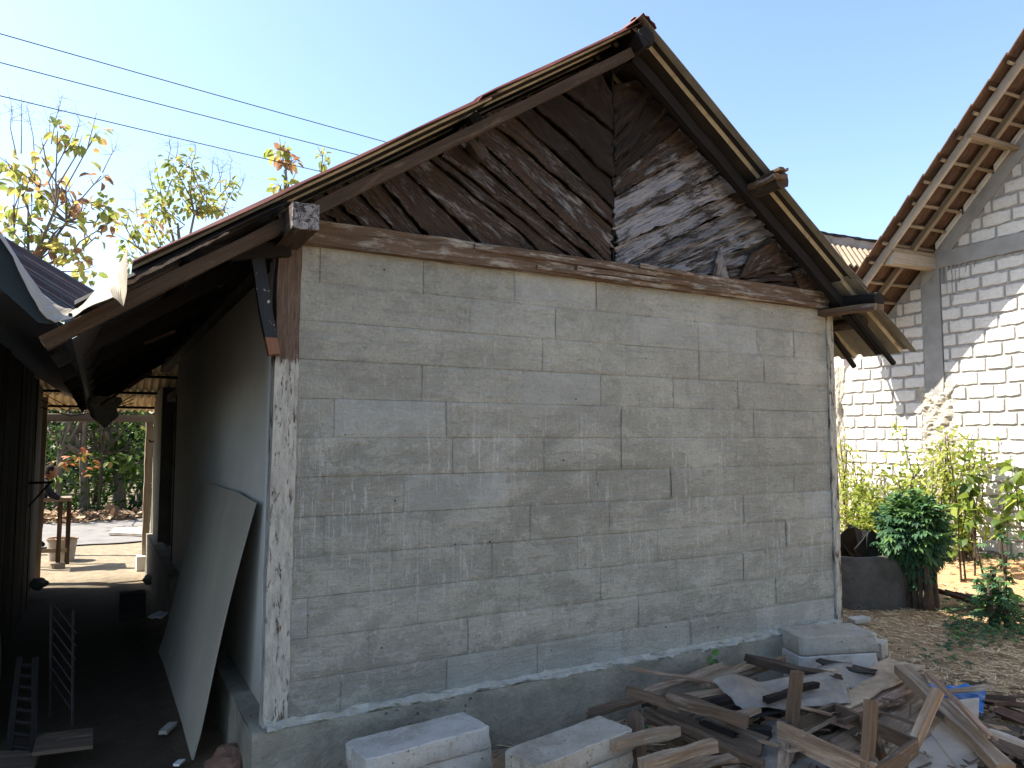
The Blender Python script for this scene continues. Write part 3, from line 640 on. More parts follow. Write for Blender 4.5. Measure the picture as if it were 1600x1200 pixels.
# ================================================================ LEFT HOUSE
lh = thing('plank_house', 'dark plank-walled house along the left side of the narrow passage', 'house', (-3, 8, -.2))
y = 4.9; k = 0
while y < 10.2:
    w_ = .17+rnd.uniform(-.02, .03); c = MB(); c.plank((-.62+rnd.uniform(-.008, .008), y+w_/2, -.30), (-.62+rnd.uniform(-.01, .01), y+w_/2, 2.35), w_-.006, .022, (1, 0, 0), 6, .003, .01); c.build('wall_plank', 'wallboard', lh); y += w_
c = MB(); c.plank((-.675, 12.2, -.36), (-.675, 12.2, 2.25), .14, .07, (0, 1, 0), 10, .003, .004); c.build('door_post', 'palepost', lh)
c = MB(); c.plank((-.68, 10.35, -.30), (-.68, 10.35, 2.2), .12, .08, (1, 0, 0), 8, .003, .01); c.build('corner_post', 'soot', lh)
c = MB(); c.box((-3.6, 8.4, 1.0), (5.9, 7, 2.7)); c.build('inner_wall', 'wallboard', lh)
c = MB(); c.box((-.50, 9.4, 1.20), (.22, .02, .025)); c.plank((-.60, 9.4, .95), (-.42, 9.4, 1.19), .018, .018, (0, 1, 0), 2, 0, 0); c.build('wall_bracket', 'soot', lh)
LZ = lambda x: 2.10+.62*(-.1-x)
c = MB(); c.grid(lambda u, v: (-.12-u*3.4, 3.55+v*8.6, LZ(-.12-u*3.4)), 6, 20, 1, (3, 8), ((0, 0, .02), 0)); c.build('roof_slope', ['dark_metal', 'dark_metal'], lh)
c = MB(); c.grid(lambda u, v: (-3.52-u*3.4, 3.55+v*8.6, LZ(-3.52)-.62*u*3.4), 6, 20, 1, (3, 8), ((0, 0, .02), 0)); c.build('roof_slope', ['dark_metal', 'dark_metal'], lh)
# ribbed dark sheets lapping up behind the gutter
T0, T1, B0_, B1_ = at(-60, 330, y=3.7), at(160, 461, y=5.6), at(-40, 405, y=3.60), at(120, 515, y=4.1)
def lap(u, v):
    p = T0.lerp(T1, u).lerp(B0_.lerp(B1_, u), v); r = (v*4) % 1
    return p+Vector((0, 0, .018 if .35 < r < .6 else 0))
c = MB(); c.grid(lap, 12, 40, 0, (1, 1), ((0, .003, -.003), 0)); c.build('roof_sheet', ['black'], lh)
for v in (.28, .52, .75):
    c = MB(); a = T0.lerp(B0_, v).lerp(T1.lerp(B1_, v), .35); b = T0.lerp(B0_, v).lerp(T1.lerp(B1_, v), .97); c.tube([a+Vector((0, -.02, .01)), b+Vector((0, -.02, .01))], .0045, 5); c.build('sheet_edge', 'tin', lh)
c = MB(); c.prism([at(*q, y=3.31) for q in ((-80, 290), (0, 368), (21, 400), (47, 456), (66, 493), (84, 507), (60, 504), (0, 450), (-80, 400))], (0, .02, 0)); c.build('verge_board', 'teal', lh)
# valley gutter with a torn near end
gl = [(-30, 330), (20, 400), (34, 432), (48, 460), (62, 484), (74, 497), (86, 503)]
gu = [(-20, 330), (26, 400), (46, 430), (66, 458), (86, 474), (104, 482), (118, 485)]
gl2 = [(86, 503), (100, 501), (112, 496), (130, 483), (150, 474), (176, 464), (184, 470), (193, 478), (198, 455), (199, 425), (199, 398)]
gu2 = [(118, 482), (124, 480), (130, 474), (138, 465), (150, 453), (165, 438), (173, 430), (181, 420), (189, 408), (195, 396), (199, 384)]
def strip(A, B, ya, yb):
    def fn(u, v):
        i = u*(len(A)-1); k = min(int(i), len(A)-2); f = i-k
        a = at(A[k][0]*(1-f)+A[k+1][0]*f, A[k][1]*(1-f)+A[k+1][1]*f, y=ya); b = at(B[k][0]*(1-f)+B[k+1][0]*f, B[k][1]*(1-f)+B[k+1][1]*f, y=yb)
        return a.lerp(b, v)+Vector((0, 0, .006*nz(u*6, v*4)))
    return fn
vg = MB()
vg.grid(strip(gl, gu, 3.25, 3.47), 18, 4, 0, (1, .2), ((0, .001, -.003), 0)); vg.grid(strip(gl2, gu2, 3.25, 3.47), 30, 4, 0, (1, .2), ((0, .001, -.003), 0))
vg.build('valley_gutter', 'gutter', lh, smooth=False, label='white metal valley gutter with torn near end between the two roofs')
c = MB(); c.grid(lambda u, v: (-.20+.20*v, 3.49+u*7.5, 2.075+.5*abs(v-.5)**1.6), 20, 8, 0, (7, .4), ((0, 0, -.003), 0)); c.build('gutter_trough', 'dark_metal', lh)
c = MB(); c.tube([at(110, 492, y=3.24), at(110, 492, y=3.22)], .008, 8); c.build('bolt', 'black', lh)

# ================================================================ FAR CANOPY beyond the passage
cz = thing('porch_canopy', 'cream corrugated porch roof on a wooden beam at the far end of the passage', 'canopy', (0, 12.8, -.35))
c = MB(); c.plank((-1.6, 12.8, 1.975), (1.2, 12.8, 1.975), .08, .11, (0, 0, 1), 14, .004, .01); c.build('beam', 'palepost', cz)
def corr(u, v, x0, x1, y0, y1, z0, z1, pit=.095, amp=.022):
    x = x0+(x1-x0)*v; return (x, y0+(y1-y0)*u, z0+(z1-z0)*u+amp*math.sin(2*math.pi*x/pit))
for i in range(3):
    c = MB(); y0 = 12.62+i*.0; 
    c.grid(lambda u, v, i=i: corr(u, v, -1.6, 1.15, 12.65-i*.55, 12.05-i*.55, 2.09+i*.20, 2.30+i*.20), 4, 230, 0, (1, 3), ((0, 0, .006), 0)); c.build('corrugated_sheet', 'canopy', cz)
for yy, zz in ((12.4, 2.13), (11.9, 2.32), (11.35, 2.52)):
    c = MB(); c.plank((-1.6, yy, zz), (1.2, yy, zz), .05, .035, (0, 0, 1), 8, .003, .01); c.build('purlin', 'soot', cz)
for xx in (.72, -1.5):
    c = MB(); c.plank((xx, 12.85, -.16), (xx, 12.85, 1.93), .10, .10, (0, 1, 0), 16, .005, .005, seed=4.4); c.build('post', 'palepost', cz)
c = MB(); c.box((.70, 12.8, -.25), (.20, .22, .26)); c.build('footing', 'white', cz)
c = MB(); c.tube([(.76, 12.2, 1.9), (.76, 12.2, 1.66), (.74, 12.2, 1.62), (.70, 12.2, 1.62), (.685, 12.2, 1.65)], .014, 6); c.build('hook', 'soot', cz)
for q in range(3):
    c = MB(); c.tube([(-.66, 11.6-q*.1, 2.28-q*.1), (-.3, 11.3, 2.06-q*.05), (.1, 11, 2.03), (.4, 10.6, 2.12+q*.05)], .006, 5); c.build('loose_wire', 'cable', cz)

# ================================================================ BRICK HOUSE on the right
A5 = math.radians(5); bn = Vector((-math.cos(A5), math.sin(A5), 0)); bu = Vector((math.sin(A5), math.cos(A5), 0)); bp = Vector((9.49, 5, 0))
def B(s, z, o=0): return bp+bu*s+bn*o+Vector((0, 0, z))
bh = thing('brick_house', 'unplastered white limestone brick house with tiled gable roof on the right', 'house', tuple(B(-1, .2)))
RK = lambda s: 4.86-.97*s                # rake of the gable wall
RG = -2.8                                 # ridge position
def rk(s): return RK(s) if s > RG else RK(2*RG-s)
c = MB(); c.prism([B(2.42, .0, -.012), B(2.42, rk(2.42)-.1, -.012), B(RG, RK(RG)-.1, -.012), B(2*RG-2.42, rk(2.42)-.1, -.012), B(2*RG-2.42, 0, -.012)], -bn*.16); c.build('gable_wall', 'mortar', bh)
c = MB(); c.prism([B(2.42, 0, -.17), B(2.42, 2.5, -.17), B(2.42, 2.5, -8), B(2.42, 0, -8)], -bu*.15); c.build('side_wall', 'mortar', bh)
# brick shapes
bm_ = []
for q in range(9):
    k = MB(); L2, H2 = .5, .5; pts = []
    for i in range(5): pts.append((-.5+i/5+(.012 if i == 0 else 0), -.5+.12*nz(i*1.7, q*3.1)+(.07 if i == 0 and q % 3 == 0 else 0)))
    for i in range(2): pts.append((.5+.016*nz(i*2.1, q), -.5+i/2))
    for i in range(5): pts.append((.5-i/5, .5+.14*nz(i*1.9+8, q*2.3)-(.09 if i == 0 and q % 2 else 0)))
    for i in range(2): pts.append((-.5+.016*nz(i*2.1, q+4), .5-i/2))
    n = len(pts); ins = .93
    k.v = [(a*ins*(1.01+.03*nz(a*3, b*3, q)), .5, b*(ins-.04+.06*nz(b*4, a*4, q+9))) for a, b in pts]+[(a, .3, b) for a, b in pts]+[(a, -.5, b) for a, b in pts]
    k.f = [tuple(range(n))[::-1]]+[(i, (i+1) % n, n+(i+1) % n, n+i) for i in range(n)]+[(n+i, n+(i+1) % n, 2*n+(i+1) % n, 2*n+i) for i in range(n)]
    k.uv = [[(0, 0)]*len(f) for f in k.f]; k.mi = [0]*len(k.f); k.t = [.5]*len(k.f)
    o = k.build('brick', 'lime', base=(0, 0, 0)); bm_.append(o.data); bpy.data.objects.remove(o)
brot = (0, 0, math.atan2(bn.y, bn.x)-math.pi/2)
PIT = .170; nb = 0; cand = []
def colhit(s0, s1, z):      # concrete column and ring beam take the place of brick
    if z > 3.86 and z < 4.12 and s0 < .5: return True
    return False
for r in range(0, 52):
    z = .12+r*PIT; s = 2.36-(.17 if r % 2 else 0)-rnd.uniform(0, .03)
    row = []
    if 3.83 < z < 4.02: continue
    if z > 4.02: z = z+.06
    while s > -3.2:
        L = .305+rnd.uniform(-.03, .03)
        a, b = s-L, s; s -= L+.030
        cl, cr = (.60, .86) if z > 2.3 else (.52, .92)
        for lo, hi in (((a, min(b, cl-.012)),) if b < cr else ((max(a, cr+.012), b),)) if (b > cl and a < cr) else ((a, b),):
            if a < cl and b > cr: pass
            if hi-lo < .05: continue
            if z < 2.4 and z > 1.2 and lo < cr and hi > cl: continue
            top = rk((lo+hi)/2)-.18
            if z > 4.0: top -= .12
            if z+PIT/2 > top+.10: continue
            if hi-lo > .2 and z+PIT > rk(hi)-.2-(.15 if z > 4 else 0): hi = min(hi, (4.86-.22-(.15 if z > 4 else 0)-z-PIT*.5)/.97)
            if hi-lo < .06: continue
            row.append((lo, hi))
    for lo, hi in row: cand.append((lo, hi, z))
cand.sort(key=lambda t: -(t[0]+t[1]))       # nearest the picture first
rest = []
for lo, hi, z in cand:
    vis = (lo+hi)/2 > -.75
    o = None
    me = rnd.choice(bm_); loc = B((lo+hi)/2, z+PIT/2+rnd.uniform(-.003, .003), -.017+rnd.uniform(-.003, .004))
    if vis and nb < 295:
        inst(me, 'brick', bh, loc, (0, rnd.uniform(-.012, .012), brot[2]), (hi-lo, .05, PIT-.031+rnd.uniform(-.008, .006))); nb += 1
    elif (lo+hi)/2 > -3.3: rest.append((lo, hi, z))
c = MB()
for lo, hi, z in rest: c.box(B((lo+hi)/2, z+PIT/2, -.006), (hi-lo, .05, PIT-.02), (bu, bn, Vector((0, 0, 1))))
if rest: c.build('brick_field', 'lime', bh, kind='stuff')
# concrete frame
c = MB(); c.grid(lambda u, v: B(.60+.255*v+.006*nz(u*9, v*2), 2.2+1.75*u, .018+.006*nz(u*12, v*3)), 20, 4, 0, (2, .3), (-bn*.05, 0)); c.build('column', 'concrete', bh)
c = MB(); c.grid(lambda u, v: B(-3.0+3.62*u, 3.885+.21*v+.012*nz(u*40, v)*(1-v), .022+.004*nz(u*30, v*3)), 60, 3, 0, (3.6, .2), (-bn*.05, 0)); c.build('ring_beam', 'concrete', bh)
c = MB(); c.grid(lambda u, v: B(.86-3.6*u+.0, rk(.86-3.6*u)-.12-.24*v+.015*nz(u*22, v*2)*v, .020+.005*nz(u*25, v)), 50, 3, 0, (5, .2), (-bn*.05, 0)); c.build('raking_band', 'concrete', bh)
for i in range(8):
    s = .62-.40*i; k = MB(); k.prism([B(s, RK(s)-.115, .0), B(s-.36, RK(s-.36)-.115, .0), B(s-.36, RK(s-.36)-.035, .0), B(s, RK(s)-.035, .0)], bn*.035); k.build('rake_brick', 'lime', bh)
def blob(name, mat, s0, s1, z0, z1, amp, seed, nu=30, nv=44):
    c = MB()
    def fn(u, v):
        e = min(u, 1-u, v*1.5, (1-v)*1.5)*2; ed = .06*nz(v*9+seed, u*3)
        s = s0+(s1-s0)*u+(ed if u > .5 else -ed)*abs(u-.5)*2.2; z = z0+(z1-z0)*v+.05*nz(u*6, seed)*abs(v-.5)*2
        return B(s, z, -.014+amp*min(1, e*2.2)*(.75+.9*nz(u*5+seed, v*12))+.016*nz(u*14, v*40+seed)+.008*nz(u*30, v*80))
    c.grid(fn, nu*2, nv*2); return c.build(name, mat, bh)
blob('mortar_lump', 'splatter', .40, 1.00, 1.18, 2.45, .05, 3)
blob('mortar_lump', 'splatter', 2.16, 2.44, .1, 2.75, .06, 9, 16, 60)
blob('mortar_lump', 'splatter', .48, .80, .85, 1.5, .03, 14, 16, 20)
for a, w_, l_ in ((.50, .03, .35), (.43, .022, .48), (.33, .02, .26), (.24, .012, .14), (.13, .012, .10), (.56, .02, .2), (.38, .012, .2)):
    c = MB(); c.grid(lambda u, v: B(a-w_*(v-.5)*(1.3-u)+.01*nz(u*5, a*9), 3.90-l_*u, .018*math.sin(v*math.pi)+.001), 10, 4); c.build('mortar_drip', 'concrete', bh)
# beam end
c = MB(); c.plank(B(.70, 3.96, .02), B(.70, 3.965, .80), .13, .15, (0, 0, 1), 8, .004, .006, seed=2.2); c.build('beam', 'verge', bh, label='grey square beam jutting out under the eave')
c = MB(); c.plank(B(.70, 4.062, .0), B(.70, 4.066, .83), .14, .05, (0, 0, 1), 6, .003, .004); c.build('beam_cap', 'batten', bh)
# rafters along the rake, battens across, tiles on top
RT = lambda s, d=0: RK(s)-.02+d if s > RG else RK(2*RG-s)-.02+d
def rake_piece(o, drop, w_, t_, mat, name, s0=1.72):
    c = MB(); c.plank(B(s0, RT(s0)-drop, o), B(RG, RT(RG)-drop, o), w_, t_, (0, 0, 1), 18, .003, .01); c.build(name, mat, bh)
rake_piece(.83, .105, .045, .085, 'verge', 'verge_board'); rake_piece(.42, .10, .06, .07, 'batten', 'rafter'); 
for s0 in (-1.0,):
    c = MB(); c.plank(B(s0+.55, RT(s0+.55)-.17, .03), B(s0+.55, RT(s0+.55)-.15, .86), .07, .045, (0, 0, 1), 6, .003, .01); c.build('outrigger', 'batten', bh)
s = 1.70; dn = Vector((0, 0, 0)); sl_ = Vector((bu.x, bu.y, -.97)).normalized(); nr_ = sl_.cross(bn).normalized(); nr_ = nr_ if nr_.z > 0 else -nr_
ts = []
while s > RG+.1:
    c = MB(); e = .93+rnd.uniform(-.03, .04); c.plank(B(s, RT(s)-.048, -.1), B(s, RT(s)-.048, e), .035, .028, nr_, 6, .003, .01, nw=2); c.build('batten', 'batten', bh); s -= .205; ts.append(s)
# tile: shallow curved clay slab
tl = MB()
def tf(u, v): a = (v-.5)*2; return ((u-.5)*.30, (v-.5)*.235, .018*math.cos(a*math.pi*1.0)+.012*(u-.5))
tl.grid(tf, 2, 6, 0, (1, 1), ((0, 0, -.012), 0)); o = tl.build('roof_tile', 'tile', base=(0, 0, 0)); tme = o.data; bpy.data.objects.remove(o)
zax = nr_; xax = sl_; yax = zax.cross(xax); RM = Matrix((xax, yax, zax)).transposed()
tilt = Matrix.Rotation(math.radians(5.5), 3, 'Y')
for i, s in enumerate(ts):
    for j in range(6):
        o_ = .90-j*.22; mm = RM @ tilt @ Matrix.Rotation(rnd.uniform(-.03, .03), 3, 'Z')
        inst(tme, 'roof_tile', bh, B(s+.09, RT(s+.09)+.022+rnd.uniform(-.004, .004), o_), mm.to_euler())
# rest of the slopes
c = MB(); c.prism([B(1.80, RT(1.80), -.35), B(RG, RT(RG), -.35), B(RG, RT(RG)+.05, -.35), B(1.80, RT(1.80)+.05, -.35)], -bn*7.8); c.prism([B(RG, RT(RG), .95), B(2*RG-1.8, RT(1.8), .95), B(2*RG-1.8, RT(1.8)+.05, .95), B(RG, RT(RG)+.05, .95)], -bn*9.1); c.build('roof_slope', 'tile', bh)
# lower wing far behind: whitewashed ridge over tiles
wing = thing('tiled_outbuilding', 'far tiled roof with white mortared ridge just left of the brick house roof', 'building', tuple(at(1325, 660, d=16)))
pw = at(1325, 400, d=16)
r0, r1 = at(1270, 374, d=16), at(1420, 397, d=16.3); rm = (r0+r1)/2; ra = (r1-r0); ra.z = 0; ra.normalize()
c = MB(); c.box((rm.x, rm.y, 2.5), ((r1-r0).length-.3, 1.5, 5.0), (ra, Vector((-ra.y, ra.x, 0)), Vector((0, 0, 1)))); c.build('wall', 'lime', wing)
c = MB(); c.grid(lambda u, v: r0.lerp(r1, u)+Vector((math.sin(YAW)*1.0*v, math.cos(YAW)*1.0*v, -.75*v)), 10, 3, 0, (2, 1), ((0, 0, -.03), 0)); c.build('roof', 'tile', wing)
c = MB(); c.grid(lambda u, v: r0.lerp(r1, u)+Vector((-.55*v*rt.y*-1, 0, 0))+Vector((-math.sin(YAW)*1.0*v, -math.cos(YAW)*1.0*v, -.75*v+.03*math.sin(u*110)*(1 if v > .15 else .2))), 90, 5, 0, (2, 1), ((0, 0, -.03), 0)); c.build('roof', 'batten', wing)
c = MB(); c.plank(r0+Vector((0, 0, .02)), r1+Vector((0, 0, .02)), .12, .22, (0, 0, 1), 20, .02, .02); c.build('ridge', 'palesheet', wing)
c = MB(); c.plank(r0+Vector((0, 0, .15)), r1+Vector((0, 0, .15)), .16, .05, (0, 0, 1), 20, .02, .02); c.build('ridge_tile', 'black', wing)

# ================================================================ BLOCK STACKS
def stack(corners, ztop, hs, mats, labels, name='concrete_block', group=None):
    P_ = [at(*q, z=ztop) for q in corners]; z = ztop
    ce = sum(P_, Vector())/4; ux = ((P_[1]-P_[0])+(P_[2]-P_[3])); L = ux.length/2; ux.normalize(); uy = Vector((-ux.y, ux.x, 0)); Wd = abs(((P_[0]-P_[3])+(P_[1]-P_[2])).dot(uy))/2
    for h, mt, lb in zip(hs, mats, labels):
        k = MB(); jx, jy, a = rnd.uniform(-.012, .012), rnd.uniform(-.01, .01), rnd.uniform(-.02, .02)
        x2 = ux*math.cos(a)+uy*math.sin(a); y2 = uy*math.cos(a)-ux*math.sin(a); cc = ce+ux*jx+uy*jy
        bv = .006; ra = []
        def rg(ins, zz, sd):
            out = []; n = 14
            cs = [(-L/2+ins, -Wd/2+ins), (L/2-ins, -Wd/2+ins), (L/2-ins, Wd/2-ins), (-L/2+ins, Wd/2-ins)]
            for e in range(4):
                a_, b_ = cs[e], cs[(e+1) % 4]
                for i in range(n):
                    f = i/n; q = cc+x2*(a_[0]*(1-f)+b_[0]*f)+y2*(a_[1]*(1-f)+b_[1]*f); nn_ = .016*max(0, nz(q.x*17+sd, q.y*17)) + .008*max(0, nz(q.x*50, q.y*50, sd)) + (.022 if i == 0 and nz(sd, e) > .05 else .004)
                    out.append(q+(cc-q).normalized()*nn_+Vector((0, 0, zz-.004*max(0, nz(q.x*25, q.y*25, 8)))))
            return out
        cc.z = 0
        R_ = [rg(bv, z-.001, z), rg(0, z-bv, z), rg(0, z-h+bv, z+3), rg(bv, z-h+.001, z+3)]; n = len(R_[0])
        k.v = [tuple(p) for r in R_ for p in r]; k.f = [tuple(range(n))]+[(r*n+i, (r+1)*n+i, (r+1)*n+(i+1) % n, r*n+(i+1) % n) for r in range(3) for i in range(n)]+[tuple(range(4*n-1, 3*n-1, -1))]
        k.uv = [[(0, 0)]*len(f) for f in k.f]; k.mi = [0]*len(k.f); k.t = [.5]*len(k.f)
        k.build(name, mt, label=lb, cat='block', group=group); z -= h
G_ = 'aerated concrete blocks stacked by the wall'
stack([(544, 1156), (733, 1107), (768, 1137), (567, 1187)], .30, (.10, .10, .10), ('aac', 'aac', 'aac_warm'),
      ('white block on top of the left front stack, chipped at its left end', 'pale block just under the top one of the left front stack', 'lowest block of the left front stack, resting on the ground'), group=G_)
stack([(786, 1165), (942, 1117), (988, 1137), (832, 1203)], .28, (.10, .09, .10), ('aac_warm', 'aac_warm', 'aac_warm'),
      ('dusty block topping the middle stack beside the upright scrap post', 'shaded block under the top of the middle stack', 'bottom block of the middle stack, mostly hidden in shade'), group=G_)
stack([(1216, 978), (1331, 972), (1371, 990), (1246, 997)], .355, (.125, .125, .10), ('aac_warm', 'aac', 'aac'),
      ('thick grey block crowning the right stack at the wall corner', 'paler block beneath the crowning block of the right stack', 'lowest white block of the right stack, half behind scrap wood'), group=G_)
c = MB(); p = at(1376, 1030, z=.0); c.box(p+Vector((.03, .1, .06)), (.15, .2, .12), (Vector((.9, .3, 0)).normalized(), Vector((-.3, .9, 0)).normalized(), Vector((0, 0, 1)))); c.build('block_offcut', 'aac', label='small white block offcut right beside the right block stack', cat='block')
c = MB(); p = at(1330, 970, z=.03); c.plank(p, p+Vector((.17, -.03, .01)), .10, .04, (0, 0, 1), 4, .01, .02); c.build('block_chip', 'aac', label='thin white block chip lying on straw behind the right stack', cat='block')

# ================================================================ LEANING BOARD
gb = MB(); e0 = at(300, 1188, z=.0); nt = at(400, 780, x=.735)
def gyp(u, v):           # u along the passage, v up; near edge bows
    y = 4.30+u*2.40; 
    x = .495+(.735-.495)*v**.8-.03*math.sin(v*math.pi)*(1-u)
    yn = -.24*v if u < 1 else -.24*v
    return (x, y+yn, gz(.5, y)+.015+1.34*v)
gb.grid(gyp, 8, 10, 0, (2.4, 1.3), ((.009, 0, 0), 0)); gb.build('gypsum_board', 'gypsum', smooth=False, label='large bowed gypsum board leaning against the white side wall in the passage', cat='board')

# ================================================================ SCRAP PILE
def scrap(label, a, za, b, zb, w_, t_, mat, name='scrap_plank', cat='plank', upv=(0, 0, 1), rough=.010, jag=.035, seg=12, **kw):
    p0, p1 = at(*a, z=za), at(*b, z=zb); c = MB(); c.plank(p0, p1, w_, t_, upv, seg, rough, jag, **kw)
    return c.build(name, mat, label=label, cat=cat, group='broken timber in the scrap pile')
scrap('thin tan stick jutting left over the pile near the plinth', (986, 1044), .34, (1112, 1067), .27, .035, .012, 'redwood', 'stick', 'stick')
scrap('splintered rotten board end pointing left, on top of the pile', (978, 1079), .33, (1062, 1104), .27, .05, .04, 'brownwood', jag=.06, rough=.014)
scrap('long squared timber with a hollow end, lying across the middle of the pile', (1043, 1090), .31, (1168, 1128), .26, .055, .055, 'brownwood', 'timber', 'timber')
scrap('rotten board reaching left toward the middle block stack', (922, 1114), .20, (1012, 1090), .25, .06, .022, 'brownwood', jag=.05, rough=.014)
scrap('curved grey board rising toward the plinth behind the tin sheet', (1010, 1080), .25, (1135, 1042), .27, .09, .018, 'greywood', rough=.012, warp=.02)
scrap('worn grey lath in front of the curved board, tucked under the tin', (1045, 1092), .27, (1130, 1080), .29, .05, .02, 'greywood', rough=.01)
scrap('split grey board lying against the plinth below the green weed', (1095, 1070), .26, (1200, 1030), .27, .06, .02, 'greywood', rough=.012)
scrap('narrow dark lath beside the split board near the weed', (1130, 1066), .27, (1205, 1040), .26, .045, .02, 'brownwood')
scrap('long dark beam slanting down across the back of the pile', (1168, 1030), .34, (1310, 1062), .25, .06, .045, 'beam_dark', 'timber', 'timber')
scrap('short stub of dark wood poking out behind the long dark beam', (1195, 1040), .30, (1225, 1028), .32, .04, .03, 'brownwood')
scrap('white painted lath near the foot of the right block stack', (1257, 1054), .26, (1322, 1072), .23, .035, .014, 'palesheet', 'stick', 'stick')
scrap('short black stick lying on the tin sheet', (1196, 1094), .285, (1276, 1069), .285, .035, .03, 'soot', 'stick', 'stick')
scrap('wide dark door plank tilted at the left front of the pile', (1025, 1108), .20, (1185, 1175), .13, .21, .02, 'brownwood', upv=(-.25, -.45, .9), seg=12, nw=5)
scrap('edge rail of the dark plank, a long lath with pale top edge', (1010, 1112), .20, (1192, 1196), .12, .045, .035, 'brownwood', seg=12)
scrap('upright old post standing at the left end of the pile', (1000, 1262), -.02, (993, 1118), .26, .075, .05, 'brownwood', 'post', 'post', upv=(0, 1, 0))
scrap('short squared rail lying across the upright post', (963, 1163), .25, (1052, 1142), .24, .05, .045, 'greywood', 'timber', 'timber')
scrap('grey squared rail at the bottom edge, left of the centre', (1003, 1197), .20, (1115, 1163), .20, .05, .05, 'greywood', 'timber', 'timber')
scrap('jagged tan board at the bottom edge between rail and stone', (1050, 1205), .10, (1160, 1180), .12, .09, .02, 'greywood', jag=.06, rough=.02)
scrap('crosswise brown stub lodged under the splintered end', (1010, 1102), .22, (1040, 1092), .23, .05, .03, 'beam_dark')
scrap('big worm-eaten fibre plank running up to the right', (1215, 1150), .12, (1418, 1036), .26, .20, .018, 'fibre', seg=14, nw=5, rough=.012, jag=.03, warp=.03)
scrap('reddish flat board just under the frame legs', (1300, 1130), .15, (1412, 1066), .20, .17, .016, 'redwood', seg=8, nw=4)
scrap('second reddish board with a curled edge below the first', (1250, 1132), .12, (1398, 1088), .17, .16, .016, 'redwood', seg=10, nw=4, warp=.05)
scrap('broad mottled plank under the right side of the frame', (1330, 1185), .08, (1460, 1090), .14, .32, .018, 'greywood', seg=10, nw=5)
scrap('grey plank end inside the upturned frame', (1290, 1168), .07, (1372, 1120), .09, .13, .018, 'greywood')
scrap('dark board beneath the frame with black front edge', (1230, 1160), .06, (1330, 1105), .08, .15, .03, 'brownwood')
scrap('long thick grey plank slanting to the lower right corner', (1408, 1044), .30, (1572, 1202), .10, .085, .05, 'greywood', seg=14, rough=.006)
scrap('thin reddish batten with white edge lying over the thick plank', (1450, 1052), .31, (1550, 1152), .20, .05, .018, 'redwood', 'batten', 'batten', upv=(.3, -.3, .9))
scrap('whitish lath running off to the right behind the thick plank', (1545, 1142), .16, (1625, 1172), .12, .035, .02, 'palesheet', 'stick', 'stick')
scrap('warm brown board lying under the thick plank at right', (1500, 1120), .10, (1605, 1185), .05, .16, .02, 'brownwood')
scrap('pale rough slab end leaning at the bottom edge', (1190, 1222), .06, (1226, 1132), .14, .15, .035, 'stone', 'stone_slab', 'slab', nw=4, rough=.02, jag=.03)
scrap('tan slab lying at the bottom edge below the frame', (1235, 1215), .04, (1330, 1200), .04, .25, .03, 'stone', 'stone_slab', 'slab', rough=.02)
scrap('dark rotten board hidden beneath the tin sheet', (1085, 1135), .13, (1180, 1150), .12, .12, .03, 'soot')
scrap('black pipe stub poking out below the tin sheet', (1162, 1141), .16, (1203, 1144), .15, .05, .045, 'black', 'pipe', 'pipe')
scrap('dark angle iron in front of the right block stack', (1280, 1034), .31, (1368, 1050), .25, .05, .012, 'black', 'metal_strip', 'metal strip', upv=(0, -.7, .7))
# tin sheets
c = MB()
q4 = [at(1112, 1070, z=.34), at(1312, 1050, z=.28), at(1165, 1112, z=.24), at(1330, 1098, z=.20)]
c.grid(lambda u, v: q4[0].lerp(q4[1], u).lerp(q4[2].lerp(q4[3], u), v)+Vector((0, 0, .045*math.exp(-((u-.12)/.16)**2)*(1-v*.6)-.05*max(0, .25-u)*(1 if v > .3 else 0)+.022*nz(u*4, v*3)+.008*nz(u*13, v*9))), 30, 20, 0, (1, 1), ((0, 0, -.003), 0))
c.build('tin_sheet', 'tin', smooth=True, label='bent dull tin sheet spread over the middle of the pile', cat='metal sheet')
c = MB()
q5 = [at(1050, 1100, z=.22), at(1180, 1060, z=.26), at(1100, 1135, z=.18), at(1240, 1110, z=.20)]
c.grid(lambda u, v: q5[0].lerp(q5[1], u).lerp(q5[2].lerp(q5[3], u), v)+Vector((0, 0, .014*math.sin(v*math.pi*11))), 8, 66, 0, (1, 1), ((0, 0, -.003), 0))
c.build('corrugated_sheet', 'dark_metal', smooth=True, label='black corrugated sheet showing its ribs under the bent tin', cat='metal sheet')
c = MB(); q6 = [at(1262, 1048, z=.28), at(1330, 1035, z=.30), at(1330, 1072, z=.22), at(1368, 1060, z=.22)]
c.grid(lambda u, v: q6[0].lerp(q6[1], u).lerp(q6[2].lerp(q6[3], u), v)+Vector((0, 0, .015*math.sin(u*3+v*4))), 8, 8, 0, (1, 1), ((0, 0, -.003), 0)); c.build('tin_offcut', 'tin', smooth=True, label='small bluish tin offcut leaning against the right block stack', cat='metal sheet')
